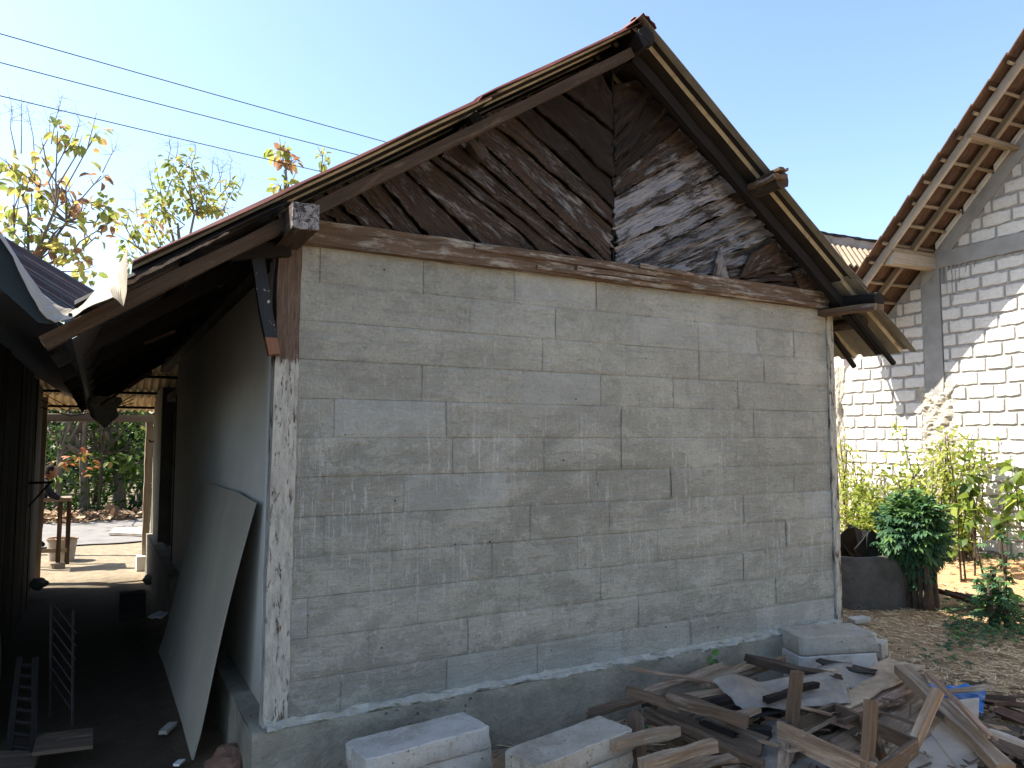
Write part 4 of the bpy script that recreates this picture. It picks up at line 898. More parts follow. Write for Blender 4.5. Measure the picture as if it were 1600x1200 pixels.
# upturned stool frame: four aprons and legs
SF = thing('upturned_stool', 'upside-down wooden stool frame with its legs in the air on the pile', 'stool', tuple(at(1330, 1150, z=.12)))
fz = .20
F0, F1, F2, F3 = at(1216, 1142, z=fz), at(1368, 1212, z=fz-.02), at(1432, 1166, z=fz), at(1303, 1108, z=fz)
for nm, a, b, w_, mt in (('apron', F0, F1, .10, 'greywood'), ('apron', F1, F2, .075, 'brownwood'), ('apron', F2, F3, .07, 'brownwood'), ('apron', F3, F0, .06, 'brownwood')):
    c = MB(); c.plank(a, b, .022, w_, (0, 0, 1), 8, .003, .006); c.build(nm, mt, SF)
def leg(base, tip, zt, w_=.05, mat='brownwood', nm='leg'):
    c = MB(); c.plank(base, at(*tip, z=zt), w_, w_*.8, (0, 1, 0), 6, .004, .008); c.build(nm, mat, SF)
leg(F0+(F3-F0)*.16+Vector((.02, 0, -.03)), (1246, 1049), .47, .055); leg(F1+(F0-F1)*.04+Vector((0, .02, -.03)), (1361, 1094), .47, .05); leg(F2+(F3-F2)*.05+Vector((0, 0, -.02)), (1466, 1078), .43, .05, 'greywood')
leg(at(1382, 1190, z=.10), (1368, 1152), .27, .035, nm='stretcher'); leg(F0+(F3-F0)*.20+Vector((.03, 0, -.05)), (1250, 1118), .24, .03, nm='stretcher')
# pale sheet, tarp, black debris on the right
c = MB(); c.prism([at(1428, 1126, z=.10), at(1440, 1128, z=.12), at(1462, 1100, z=.15), at(1530, 1092, z=.15), at(1526, 1240, z=.04), at(1415, 1240, z=.04)], (0, 0, .008)); c.build('plaster_sheet', 'palesheet', label='dusty white sheet slipping down at the lower right of the pile', cat='sheet')
c = MB(); q7 = [at(1440, 1070, z=.10), at(1541, 1072, z=.13), at(1440, 1110, z=.06), at(1536, 1118, z=.05)]
c.grid(lambda u, v: q7[0].lerp(q7[1], u).lerp(q7[2].lerp(q7[3], u), v)+Vector((0, 0, .03*nz(u*5, v*5)+.012*nz(u*14, v*12))), 20, 16); c.build('tarpaulin', 'tarp', smooth=True, label='crumpled bright blue tarpaulin at the right of the pile', cat='tarp')
c = MB(); q8 = [at(1392, 1068, z=.08), at(1428, 1066, z=.10), at(1395, 1080, z=.07), at(1432, 1082, z=.08)]
c.grid(lambda u, v: q8[0].lerp(q8[1], u).lerp(q8[2].lerp(q8[3], u), v)+Vector((0, 0, .03*nz(u*6, v*6))), 10, 8); c.build('tarp_scrap', 'tarp', smooth=True, label='small blue tarp scrap under the reddish boards', cat='tarp')
for i, (a, za, b, zb, w_) in enumerate((((1535, 1096), .08, (1590, 1100), .06, .16), ((1555, 1112), .07, (1605, 1130), .05, .14), ((1540, 1138), .05, (1600, 1150), .04, .16), ((1560, 1165), .04, (1620, 1200), .03, .16))):
    c = MB(); p0, p1 = at(*a, z=za), at(*b, z=zb); c.plank(p0, p1, w_, .02, (.1*i-.1, .1, 1), 8, .02, .05, warp=.07, nw=4)
    c.build('broken_tile', 'tile' if i < 2 else 'black', label=('brownish broken roof tile nearest the blue tarp', 'broken dark tile below the one by the tarp', 'black shard between white lath and tarp', 'black shard at the right edge of the photo, lowest')[i], cat='tile')
# black under-mass of the pile
c = MB()
def heap(u, v):
    x = 2.75+u*2.3; y = 2.05+v*1.55; e = min(1, 4*min(u, 1-u, v, 1-v)); cx_ = 1-abs(u-.5)*1.2
    return (x, y, gz(x, y)-.02+.15*e*cx_*(.6+.6*nz(x*4, y*4))*(1 if y > 2.3 else .6))
c.grid(heap, 44, 36); c.build('rubble_heap', 'soil', kind='stuff', label='dark soil and rubble under the scrap pile', smooth=True)

proto = []
for q in range(6):
    c = MB(); c.plank((-.2-.02*q, 0, 0), (.2+.02*q, 0, 0), .022+.006*q, .010+.003*(q % 3), (0, 0, 1), 6, .006, .03); proto.append(c.build('broken_lath', ('brownwood', 'greywood', 'beam_dark')[q % 3], base=(0, 0, 0)))
LB = ['broken lath just right of the upright old post', 'lath poking from under the dark door plank', 'lath crossing behind the stool leg nearest the wall', 'lath lying between the two short squared rails',
 'short lath on the pale slab end at the bottom edge', 'lath resting on the bent tin sheet near its left corner', 'lath caught between fibre plank and right block stack', 'lath below the near apron of the upturned stool',
 'lath under the far apron of the upturned stool', 'lath at the foot of the dusty white sheet', 'lath lying beside the blue tarpaulin', 'lath wedged below the long thick grey plank', 'lath nearest the middle block stack', 'lath behind the curved grey board at the plinth']
SP = [(2.60, 3.02), (2.95, 2.80), (3.35, 2.95), (2.62, 2.85), (3.00, 2.62), (3.25, 3.15), (3.95, 3.15), (3.10, 2.55), (3.60, 2.62), (3.90, 2.10), (4.55, 2.75), (4.10, 2.55), (2.45, 3.12), (2.95, 3.45)]
for q in range(14):
    if q < 6: o = proto[q]
    else: o = proto[q % 6].copy(); COL.objects.link(o)
    x, y = SP[q]; hh = .03+.20*max(0, 1-((x-3.7)/1.25)**2)*max(0, 1-((y-2.8)/.75)**2)
    o.location = (x, y, gz(x, y)+hh); o.rotation_euler = (rnd.uniform(-.4, .4), rnd.uniform(-.16, .16), rnd.gauss(-.5, .7)); o.scale = (rnd.uniform(.6, 1.5), 1, 1)
    tag(o, LB[q], 'lath', 'broken laths in the scrap pile')
c = MB()
for _ in range(620):
    x = rnd.uniform(2.5, 5.4); y = rnd.uniform(2.0, 3.6); 
    if x > 4.0 and y > 3.2: continue
    h = .02+.20*max(0, 1-((x-3.7)/1.3)**2)*max(0, 1-((y-2.8)/.8)**2)*rnd.random(); L = rnd.uniform(.02, .13); a = rnd.uniform(0, 6.28)
    p = Vector((x, y, gz(x, y)+h)); d = Vector((math.cos(a), math.sin(a), rnd.uniform(-.3, .3)))*L; c.plank(p, p+d, rnd.uniform(.006, .022), rnd.uniform(.003, .010), (rnd.gauss(0, .4), rnd.gauss(0, .4), 1), 1, .004, .01, nw=1)
c.build('splinters', 'brownwood', kind='stuff', label='splinters and chips scattered through the scrap pile')
for lb, a, za, b, zb, w_, t_, mt in (
 ('narrow brown lath crossing under the frame apron at lower right', (1400, 1196), .10, (1335, 1148), .12, .04, .02, 'brownwood'),
 ('short grey offcut lying in front of the tin sheet fold', (1140, 1122), .24, (1180, 1108), .26, .05, .02, 'greywood'),
 ('thin brown strip leaning from the tin sheet onto the fibre plank', (1235, 1100), .29, (1300, 1118), .20, .03, .012, 'redwood'),
 ('dusty grey board half under the pale rough slab', (1130, 1196), .08, (1215, 1172), .10, .09, .02, 'greywood'),
 ('dark lath sticking out below the squared timber', (1095, 1128), .20, (1150, 1150), .17, .03, .02, 'soot'),
 ('light splintered lath at the back edge of the pile near the block stack', (1235, 1062), .27, (1300, 1046), .28, .03, .012, 'fibre'),
 ('bent brown bark strip over the mottled plank', (1372, 1112), .20, (1440, 1136), .17, .03, .01, 'brownwood'),
 ('grey board end under the blue tarp scrap', (1380, 1078), .10, (1450, 1090), .12, .08, .02, 'greywood')):
    scrap(lb, a, za, b, zb, w_, t_, mt, jag=.03, rough=.009)
# ================================================================ TUB, BUSH, SHRUBS on the right
tubc = at(1352, 935, z=.0); tubc = Vector((6.98, 5.22, 0)); tb = thing('concrete_tub', 'round blackened concrete tub behind the house corner', 'tub', tuple(tubc))
def tubf(u, v):
    a = u*2*math.pi; prof_ = [(.62, -.05), (.63, .2), (.61, .46), (.60, .50), (.55, .50), (.54, .3), (.53, .1)]; i = v*6; k = min(5, int(i)); f = i-k
    r = prof_[k][0]*(1-f)+prof_[k+1][0]*f; z = prof_[k][1]*(1-f)+prof_[k+1][1]*f; r *= 1+.02*nz(math.cos(a)*3, math.sin(a)*3, v*2)
    return tubc+Vector((math.cos(a)*r, math.sin(a)*r, z+.02*nz(math.cos(a)*2, math.sin(a)*2)))
c = MB(); c.grid(tubf, 48, 12); c.build('shell', 'tub', tb, smooth=True)
c = MB(); c.grid(lambda u, v: tubc+Vector(((v*.54)*math.cos(u*6.283), (v*.54)*math.sin(u*6.283), .30+.05*nz(u*4, v*3))), 24, 4); c.build('soil_fill', 'soil', tb)
for i in range(7):
    a = rnd.uniform(0, 6.28); p0 = tubc+Vector((.35*math.cos(a), .30*math.sin(a)-.1, .36)); p1 = p0+Vector((rnd.uniform(-.22, .22), rnd.uniform(-.1, .15), rnd.uniform(.12, .26)))
    c = MB(); c.plank(p0, p1+Vector((0, 0, .06)), .30, .008, (rnd.uniform(-1, 1), -1, .4), 8, .02, .03, warp=.12, nw=4); c.build('felt_sheet', 'black', label='black felt sheet number'.replace(' number', '') + (' folded over the left rim', ' standing upright in the middle', ' curled toward the bush', ' lying flat at the back', ' poking up beside the dry stems', ' bent double near the rim', ' tucked deepest inside the tub')[i] + ' of the round tub' if i != 6 else 'black felt sheet tucked deepest inside the round tub', cat='felt sheet', group='black felt sheets dumped in the tub')
def leafy(mb, p, n, spread, L, w, tint, outward=None, drop=.3, squash=1):
    for _ in range(n):
        d = Vector((rnd.gauss(0, 1), rnd.gauss(0, 1), rnd.gauss(0, 1))).normalized()
        q = p+Vector((d.x, d.y, d.z*squash))*spread*rnd.random()**.45
        dd = Vector((rnd.gauss(0, 1), rnd.gauss(0, 1), rnd.gauss(-.2, .5)))
        if outward is not None: dd += (q-outward).normalized()*1.2
        mb.leaf(q, dd, Vector((rnd.gauss(0, .5), rnd.gauss(0, .5), 1)), L*rnd.uniform(.6, 1.2), w*rnd.uniform(.6, 1.2), min(1, max(0, rnd.gauss(*tint))), drop)
def palm(mb, q, d, size, t):
    d = Vector(d).normalized(); s_ = d.cross(Vector((0, 0, 1))); s_ = s_.normalized() if s_.length > .01 else Vector((1, 0, 0)); nn = s_.cross(d)
    for a in (-1.25, -.7, 0, .7, 1.25):
        dd = d*math.cos(a)+s_*math.sin(a)-Vector((0, 0, .25)); mb.leaf(q, dd, nn, size*(1-.22*abs(a)), size*.30, t, .25)
# palmate bush
bc = Vector((7.20, 4.58, .68)); bsh = thing('palmate_bush', 'dense dark green palmate-leaved bush with thick brown stems beside the tub', 'bush', (7.15, 4.62, 0))
c = MB()
for _ in range(1500):
    d = Vector((rnd.gauss(0, 1), rnd.gauss(0, 1), rnd.gauss(0, 1))).normalized(); r = rnd.uniform(.72, 1.05) if rnd.random() < .8 else rnd.uniform(.3, .8)
    lump = 1+.5*nz(d.x*2.4+3, d.y*2.4, d.z*2.4); q = bc+Vector((d.x*.30, d.y*.28, d.z*.37+.05*(1-d.z*d.z)))*r*lump
    if q.z < .25 and rnd.random() < .5: continue
    palm(c, q, d+Vector((rnd.gauss(0, .5), rnd.gauss(0, .5), rnd.gauss(-.15, .4))), rnd.uniform(.07, .13), min(1, max(0, rnd.gauss(.5, .22)+.25*max(0, d.z))))
for _ in range(50):
    q = bc+Vector((rnd.uniform(-.42, -.2), rnd.uniform(-.1, .2), rnd.uniform(-.1, .25))); palm(c, q, (rnd.gauss(-.5, .5), rnd.gauss(0, .5), rnd.gauss(0, .4)), .08, rnd.uniform(.2, .6))
c.build('foliage', 'bush', bsh, tint=True)
c = MB()
for i in range(11):
    a = rnd.uniform(0, 6.28); b0 = Vector((7.22+.13*math.cos(a), 4.58+.13*math.sin(a), -.03)); t1 = Vector((7.20+.2*math.cos(a), 4.58+.18*math.sin(a), .75))
    c.tube([b0, b0.lerp(t1, .4)+Vector((rnd.uniform(-.04, .04), rnd.uniform(-.04, .04), 0)), t1], [rnd.uniform(.035, .06), .035, .015], 7, bumpy=.4)
c.build('stems', 'darkbark', bsh)
c = MB(); 
for i in range(5): c.plank((7.25+i*.09, 4.30-i*.02, .03), (7.5+i*.12, 4.0, .02+.02*i), .10, .02, (.3, -.2, 1), 6, .01, .02)
ps = c
for i in range(4):
    c = MB(); c.plank((7.38+i*.085, 4.52-i*.05, .16-.02*i), (7.62+i*.11, 4.02-i*.03, .02), .085, .018, (.6, .1, .8), 6, .006, .02)
    c.build('old_slab', 'darkbark' if i % 2 else 'tile', label=('slab nearest the palmate bush, dark and narrow', 'reddish clay slab second from the palmate bush', 'third dark slab from the palmate bush', 'outermost clay slab by the sapling')[i], cat='slab', group='dark slabs leaning by the bush')
# shrubs along the brick wall
def shrub(label, cx, cy, r, h, n, tint, L=.07, w=.04, mat='vine', cat='shrub', stems=6, nm='wall_shrub', low=.15):
    g0 = gz(cx, cy); t = thing(nm, label, cat, (cx, cy, g0), 'sunlit shrubs along the brick wall'); c = MB(); s2 = MB()
    tips = []
    for i in range(stems):
        a = rnd.uniform(0, 6.28); rr = r*rnd.uniform(.3, 1); hh = h*rnd.uniform(.65, 1.05)
        p0 = Vector((cx+rnd.uniform(-.05, .05), cy+rnd.uniform(-.05, .05), g0-.02)); p2 = Vector((cx+math.cos(a)*rr, cy+math.sin(a)*rr, g0+hh)); p1 = p0.lerp(p2, .5)+Vector((rnd.uniform(-.08, .08), rnd.uniform(-.08, .08), .05))
        s2.tube([p0, p1, p2], [.012, .008, .003], 5); tips.append((p0, p1, p2))
    for k in range(n):
        p0, p1, p2 = rnd.choice(tips); f = rnd.uniform(low, 1.0); q = (p0.lerp(p1, f*2) if f < .5 else p1.lerp(p2, f*2-1))+Vector((rnd.gauss(0, .5), rnd.gauss(0, .5), rnd.gauss(0, .4)))*r*.35
        if (q-bp).dot(bn) < .03: q += bn*(.05-(q-bp).dot(bn))
        c.leaf(q, (rnd.gauss(0, 1), rnd.gauss(0, 1), rnd.gauss(-.4, .5)), (rnd.gauss(0, .5), rnd.gauss(0, .5), 1), L*rnd.uniform(.6, 1.3), w*rnd.uniform(.6, 1.3), min(1, max(0, rnd.gauss(*tint))))
    c.build('foliage', mat, t, tint=True); s2.build('stems', 'darkbark', t); return t
def wp(px, o, s=None):   # ground spot in front of the brick wall at a picture column
    r = fw+rt*((px-800)/FPX); pl = bp+bn*o; t = ((pl-Vector((0, 0, CAMZ))).dot(bn))/r.dot(bn); q = Vector((0, 0, CAMZ))+r*t; return q.x, q.y
for lb, px, o, r, h, n, ti, L, w_ in (
 ('low dense yellow-green shrub directly behind the tub', 1350, 1.3, .55, .95, 1500, (.55, .2), .075, .04),
 ('fuller yellow-green shrub between tub and palmate bush, taller', 1395, .9, .6, 1.2, 1500, (.6, .2), .075, .04),
 ('narrow pale shrub squeezed against the grey house corner', 1318, .5, .28, 1.55, 420, (.7, .15), .08, .035),
 ('tall airy shrub behind the palmate bush before the mortar column', 1450, .6, .5, 1.65, 900, (.7, .15), .08, .035),
 ('thin yellowish shrub right of the mortar column', 1500, .5, .4, 1.5, 520, (.65, .2), .08, .04)):
    x_, y_ = wp(px, o); shrub(lb, x_, y_, r, h, n, ti, L, w_, stems=9)
for lb, px, o, r, h, n in (
 ('tall seedling with the largest drooping leaves, topmost of the row', 1515, .9, .22, 1.75, 46), ('seedling with broad leaves at the right edge of the photo', 1592, .8, .25, 1.45, 60),
 ('slender seedling between the two broad-leaved ones', 1555, .6, .2, 1.35, 40), ('short seedling in front of the thin yellowish shrub', 1490, 1.2, .2, 1.0, 36)):
    x_, y_ = wp(px, o); shrub(lb, x_, y_, r, h, n, (.3, .2), .17, .10, nm='seedling', cat='seedling', stems=2, low=.35)
x_, y_ = wp(1545, 2.25); 
t = thing('stump_sapling', 'sapling sprouting palmate leaves from short cut stems at the right', 'sapling', (x_, y_, gz(x_, y_))); c = MB(); s2 = MB()
for i in range(5):
    p0 = Vector((x_+rnd.uniform(-.12, .12), y_+rnd.uniform(-.1, .1), gz(x_, y_)-.02)); hh = (.85, .5, .42, .3, .36)[i]; s2.tube([p0, p0+Vector((rnd.uniform(-.03, .03), 0, hh*.6)), p0+Vector((rnd.uniform(-.05, .05), 0, hh))], [.028 if i else .016, .022 if i else .013, .018 if i else .006], 6, bumpy=.3)
    for k in range(34): palm(c, p0+Vector((rnd.gauss(0, .09), rnd.gauss(0, .09), hh*rnd.uniform(.35, 1.08))), (rnd.gauss(0, 1), rnd.gauss(0, 1), rnd.gauss(0, .4)), .08, rnd.uniform(.3, .9))
c.build('foliage', 'bush', t, tint=True); s2.build('stems', 'darkbark', t)
for lb, px, py, n, r in (('small leafy weed sprouting on the straw right of the pile', 1470, 1035, 26, .10), ('low green weed at the edge of the slabs', 1500, 960, 40, .16)):
    p = at(px, py, z=.0); wd = thing('weed', lb, 'weed', tuple(p)); t = MB(); s_ = []
    for k in range(n): palm(t, p+Vector((rnd.gauss(0, r), rnd.gauss(0, r), abs(rnd.gauss(.07, .05)))), (rnd.gauss(0, 1), rnd.gauss(0, 1), .3), .05, rnd.uniform(.3, .9))
    t.build('foliage', 'bush', wd, tint=True)
t = MB()
for k in range(330):
    px, py = rnd.uniform(1478, 1640), rnd.gauss(985, 14); p = at(px, py, z=.02); palm(t, p+Vector((0, 0, rnd.uniform(0, .08))), (rnd.gauss(0, 1), rnd.gauss(0, 1), .3), .055, rnd.uniform(.2, .9))
t.build('ground_cover', 'bush', tint=True, kind='stuff', label='creeping green ground cover at the right edge of the yard')
t = MB(); p = at(1113, 1030, y=3.60)
for k in range(7): t.leaf(p+Vector((rnd.gauss(0, .012), rnd.gauss(0, .01), rnd.gauss(0, .025))), (rnd.gauss(0, .6), -.5, rnd.gauss(-.6, .5)), (0, -1, .4), .06, .045, rnd.uniform(.6, 1))
t.tube([p, p+Vector((.02, -.01, -.16))], .003, 4); t.t[-4:] = [.3]*4
t.build('foliage', 'bush', thing('weed', 'bright green weed growing out of the plinth behind the pile', 'weed', tuple(p)), tint=True)
t = MB(); p = at(1003, 1128, z=.20)
for k in range(3): t.leaf(p+Vector((0, 0, 0)), (rnd.gauss(0, .3), -.3, -1), (0, -1, 0), .09, .035, rnd.uniform(.3, .7))
t.build('fallen_leaf', 'bush', tint=True, label='limp green leaf hanging beside the upright old post', cat='leaf')

# straw, chips and fallen leaves
st = MB(); lf = MB()
def blocked(x, y): return (.66 < x < 4.9 and y > 3.62)
cnt = 0
while cnt < 26000:
    x = rnd.uniform(2.0, 9.6); y = rnd.uniform(1.6, 6.5)
    dens = .25+.75*sm(3.6, 5.2, x)
    if x > 7.4 and y > 3.9: dens *= .35
    if blocked(x, y) or rnd.random() > dens*(.55+.9*nz(x*1.5, y*1.5)): continue
    a = rnd.uniform(0, math.pi); L = rnd.uniform(.03, .16); w_ = rnd.uniform(.0015, .0035); z = gz(x, y)+rnd.uniform(.002, .018)
    d = Vector((math.cos(a), math.sin(a), rnd.uniform(-.08, .15)))*L; s_ = Vector((-math.sin(a), math.cos(a), rnd.uniform(-.6, .6)))*w_; o_ = Vector((x, y, z)); bnd = Vector((rnd.gauss(0, .08)*L, rnd.gauss(0, .08)*L, .02*L))
    st.q([o_-s_, o_+d*.5+bnd-s_, o_+d*.5+bnd+s_, o_+s_], t=rnd.random()); st.q([o_+d*.5+bnd-s_, o_+d, o_+d*.5+bnd+s_], t=rnd.random()); cnt += 1
for _ in range(1500):
    x = rnd.uniform(4.3, 10); y = rnd.uniform(1.6, 6.5)
    if blocked(x, y): continue
    lf.leaf((x, y, gz(x, y)+.01), (rnd.gauss(0, 1), rnd.gauss(0, 1), rnd.uniform(0, .25)), (rnd.gauss(0, .3), rnd.gauss(0, .3), 1), rnd.uniform(.03, .08), rnd.uniform(.015, .035), rnd.random(), -.1)
st.build('straw', 'straw', tint=True, kind='stuff', label='dry straw strewn over the yard')
lf.build('leaf_litter', 'litter', tint=True, kind='stuff', label='fallen dry leaves in the yard')
c = MB()
for _ in range(900):
    x = rnd.uniform(.9, 4.7); y = 3.62-abs(rnd.gauss(0, .05)); r = rnd.uniform(.004, .016); p = Vector((x, y, gz(x, y)+r*.5))
    pt = [p+Vector((rnd.gauss(0, 1), rnd.gauss(0, 1), rnd.gauss(0, .8))).normalized()*r for _ in range(4)]
    for f in ((0, 1, 2), (0, 2, 3), (0, 3, 1), (1, 3, 2)): c.q([pt[i] for i in f])
c.build('gravel', 'stone', kind='stuff', label='dark gravel and mortar crumbs along the plinth foot')

# ================================================================ PASSAGE CLUTTER
def lump(p, r, mat, name, label, cat, sq=(1, 1, .7), seed=1):
    c = MB()
    def fn(u, v):
        a = u*2*math.pi; b = (v-.5)*math.pi; d = Vector((math.cos(b)*math.cos(a), math.cos(b)*math.sin(a), math.sin(b)))
        k = r*(1+.35*nz(d.x*1.7+seed, d.y*1.7, d.z*1.7)+.12*nz(d.x*6, d.y*6+seed, d.z*6)); return Vector(p)+Vector((d.x*sq[0], d.y*sq[1], d.z*sq[2]))*k
    c.grid(fn, 18, 10); return c.build(name, mat, label=label, cat=cat)
lump(at(362, 1196, z=.05), .12, 'clay', 'brick_lump', 'crumbling reddish brick lump at the foot of the corner plinth', 'rubble', seed=4)
c = MB(); p = at(255, 1145, z=.02); c.plank(p, p+Vector((.06, .12, 0)), .045, .02, (0, 0, 1), 3, .004, .01); c.build('plaster_chip', 'aac', label='whitish plaster chip on the passage floor by the leaning board', cat='rubble')
c = MB(); p = at(275, 1196, z=.01); c.plank(p, p+Vector((.03, .05, 0)), .03, .01, (0, 0, 1), 3, .004, .01); c.build('plaster_chip', 'white', label='tiny white chip at the bottom edge below the leaning board', cat='rubble')
c = MB(); p = at(240, 966, z=-.02); c.plank(p, p+Vector((.10, .08, .03)), .09, .02, (0, 0, 1), 5, .02, .02); c.build('plastic_scrap', 'white', label='crumpled shiny plastic scrap deep in the dark passage', cat='scrap')
c = MB(); q = [at(50, 1182, z=.10), at(145, 1170, z=.10), at(145, 1142, z=.10), at(58, 1152, z=.10)]; c.prism(q, (0, 0, .018)); c.build('loose_board', 'brownwood', label='flat weathered board on the passage floor at lower left', cat='board')
c = MB(); q = [at(-60, 1225, z=.04), at(50, 1215, z=.04), at(62, 1182, z=.04), at(-40, 1182, z=.04)]; c.prism(q, (0, 0, .03)); c.build('loose_board', 'brownwood', label='dark board at the very lower left corner of the photo', cat='board')
# leaning sheets
for i, (a, b, dd) in enumerate((((0, 1135), (44, 985), 0), ((-6, 1070), (22, 970), .25))):
    p0 = at(a[0]-14, a[1], z=.12); p1 = at(b[0]-14, b[1], z=.55); c = MB()
    c.grid(lambda u, v: p0.lerp(p1, v)+Vector((-.35*u-.12*v*v, 1.0*u*0+.25*u, .10*math.sin(v*2))), 4, 8, 0, (1, 1), ((.006, 0, 0), 0)); c.build('leaning_panel', 'wallboard' if i == 0 else 'teal', label=('dark curved panel leaning at the left edge of the passage', 'bluish panel leaning behind the dark curved one')[i], cat='panel')
# wire rack
rk_ = thing('wire_rack', 'dark slatted wire rack standing behind the flat board at lower left', 'rack', tuple(at(95, 1140, z=.1)))
xa, ya = at(78, 1120, z=.1), at(113, 1135, z=.1)
for p in (xa, ya): c = MB(); c.tube([p, p+Vector((-.02, .05, .62))], .008, 6); c.build('upright', 'wallboard', rk_)
for i in range(7): c = MB(); c.tube([xa+Vector((0, 0, .62-i*.07)), ya+Vector((0, 0, .50-i*.07))], .006, 5); c.build('slat', 'wallboard', rk_)
ld = thing('old_ladder', 'black ladder lying along the left wall of the passage', 'ladder', tuple(at(35, 1120, z=.05)))
la, lb2, lc, ld2 = at(14, 1175, z=.05), at(52, 1180, z=.05), at(30, 1030, z=.42), at(55, 1032, z=.42)
for a, b in ((la, lc), (lb2, ld2)): c = MB(); c.plank(a, b, .03, .05, (0, 0, 1), 5, .003, .01); c.build('rail', 'soot', ld)
for i in range(8): f = (i+.5)/8; c = MB(); c.tube([la.lerp(lc, f), lb2.lerp(ld2, f)], .012, 6); c.build('rung', 'soot', ld)
for px, py, zz, s_, lb, nm in ((206, 968, -.05, .17, 'dark crate on the passage floor beside the leaning board', 'crate'),):
    p = at(px, py, z=zz); t = thing(nm, lb, nm, tuple(p)); 
    for k in range(3): c = MB(); c.box(p+Vector((0, 0, .05+k*.085)), (s_*1.3, s_, .07)); c.build('slat', 'wallboard', t)
    c = MB(); c.box(p+Vector((0, 0, .12)), (s_*1.22, s_*.92, .22)); c.build('body', 'wallboard', t)
for px, py, r, lb, sd in ((258, 885, .10, 'pale stone at the foot of the grey pillar', 2), (236, 905, .09, 'round stone in front of the grey pillar stone', 5), (60, 912, .10, 'grey bundle sitting by the left wall', 8)):
    lump(at(px, py, z=-.12), r, 'stone', 'stone', lb, 'stone', seed=sd)
# hanging lump under the far end of the valley
c = MB(); tp = at(162, 620, y=9.2); bt = at(163, 669, y=9.2)
c.grid(lambda u, v: tp.lerp(bt, v)+Vector((math.cos(u*6.283), math.sin(u*6.283), 0))*(.10*(1-v)**.6+.07)*(1-v**5)*(1+.3*nz(math.cos(u*6.28)*2, math.sin(u*6.28)*2, v*4)), 20, 12); c.build('hanging_sack', 'aac_warm', label='grey crumpled sack hanging under the far end of the valley gutter', cat='sack')
# table, buckets, person in the sunlight
def gat(px, py, y): p = at(px, py, y=y); return p
fy = 13.9
zf = gz(-.5, fy)
tx0 = at(92, 780, y=fy).x; tx1 = at(108, 780, y=fy).x; tz = at(100, 779, y=fy).z
tbm = thing('work_table', 'rough wooden work table the person leans on, in the sun beyond the passage', 'table', (tx0, fy, zf))
c = MB(); c.plank((tx0-.55, fy-.02, tz), (tx1+.03, fy-.02, tz), .5, .05, (0, 0, 1), 6, .003, .01); c.build('tabletop', 'palepost', tbm)
for xx, yy in ((tx0+.03, fy-.2), (tx1, fy+.15), (tx0-.5, fy-.2), (tx0-.5, fy+.15)): c = MB(); c.plank((xx, yy, gz(xx, yy)-.02), (xx, yy, tz-.02), .065, .05, (0, 1, 0), 5, .003, .005); c.build('leg', 'rafter_brown', tbm)
c = MB(); c.plank((tx0-.5, fy-.21, zf+.28), (tx1, fy-.21, zf+.26), .02, .06, (0, 0, 1), 5, .003, .01); c.build('stretcher', 'palepost', tbm)
c = MB(); c.plank((tx0-.05, fy-.3, zf+.03), (tx0+.1, fy-.2, zf+.03), .12, .09, (0, 0, 1), 4, .006, .01); c.build('wood_block', 'palepost', label='wood block propped at the foot of the work table', cat='block')
for i, (px, lb) in enumerate(((104, 'white bucket with reddish rim under the work table, right one'), (90, 'white bucket half hidden behind the table leg, left one'))):
    q = at(px, 845, y=14.4+i*.1); q.z = gz(q.x, q.y); bk = thing('bucket', lb, 'bucket', tuple(q), 'buckets under the work table')
    c = MB(); c.grid(lambda u, v: q+Vector((math.cos(u*6.283)*(.12+.04*v), math.sin(u*6.283)*(.12+.04*v), v*.36)), 18, 4); c.build('body', 'palesheet', bk, smooth=True)
    c = MB(); pts = [q+Vector((math.cos(a*.3491)*.165, math.sin(a*.3491)*.165, .36)) for a in range(19)]; c.tube(pts, .012, 5, cap=False); c.build('rim', 'redwood', bk)
px0 = at(60, 790, y=fy-.1).x; hs = (at(75, 853, y=fy-.1).z); ht = at(75, 727, y=fy-.1).z; H = ht-hs
pr_ = thing('person', 'person in black clothes leaning with both hands on the work table', 'person', (px0, fy-.1, hs))
PX = px0; Y0 = fy-.1
def skinbody(name, chains, mat, parent):
    vs, es, rs = [], [], []; idx = {}
    def vid(p, r):
        k = tuple(round(q, 4) for q in p)
        if k not in idx: idx[k] = len(vs); vs.append(Vector(p)-BASE[parent.name]); rs.append(r)
        return idx[k]
    for ch_ in chains:
        for (a, ra), (b, rb) in zip(ch_, ch_[1:]): es.append((vid(a, ra), vid(b, rb)))
    me = bpy.data.meshes.new(name); me.from_pydata(vs, es, []); o = bpy.data.objects.new(name, me); COL.objects.link(o); o.parent = parent; BASE[o.name] = BASE[parent.name]
    md = o.modifiers.new('skin', 'SKIN'); sv = me.skin_vertices[0] if me.skin_vertices else None
    if sv is None:
        bpy.context.view_layer.objects.active = o
    for i, r in enumerate(rs): me.skin_vertices[0].data[i].radius = (r, r)
    me.skin_vertices[0].data[0].use_root = True
    sb = o.modifiers.new('sub', 'SUBSURF'); sb.levels = 2; sb.render_levels = 2; me.materials.append(M[mat]); return o
V3 = lambda x, y, z: (PX+x, Y0+y, hs+z*H)
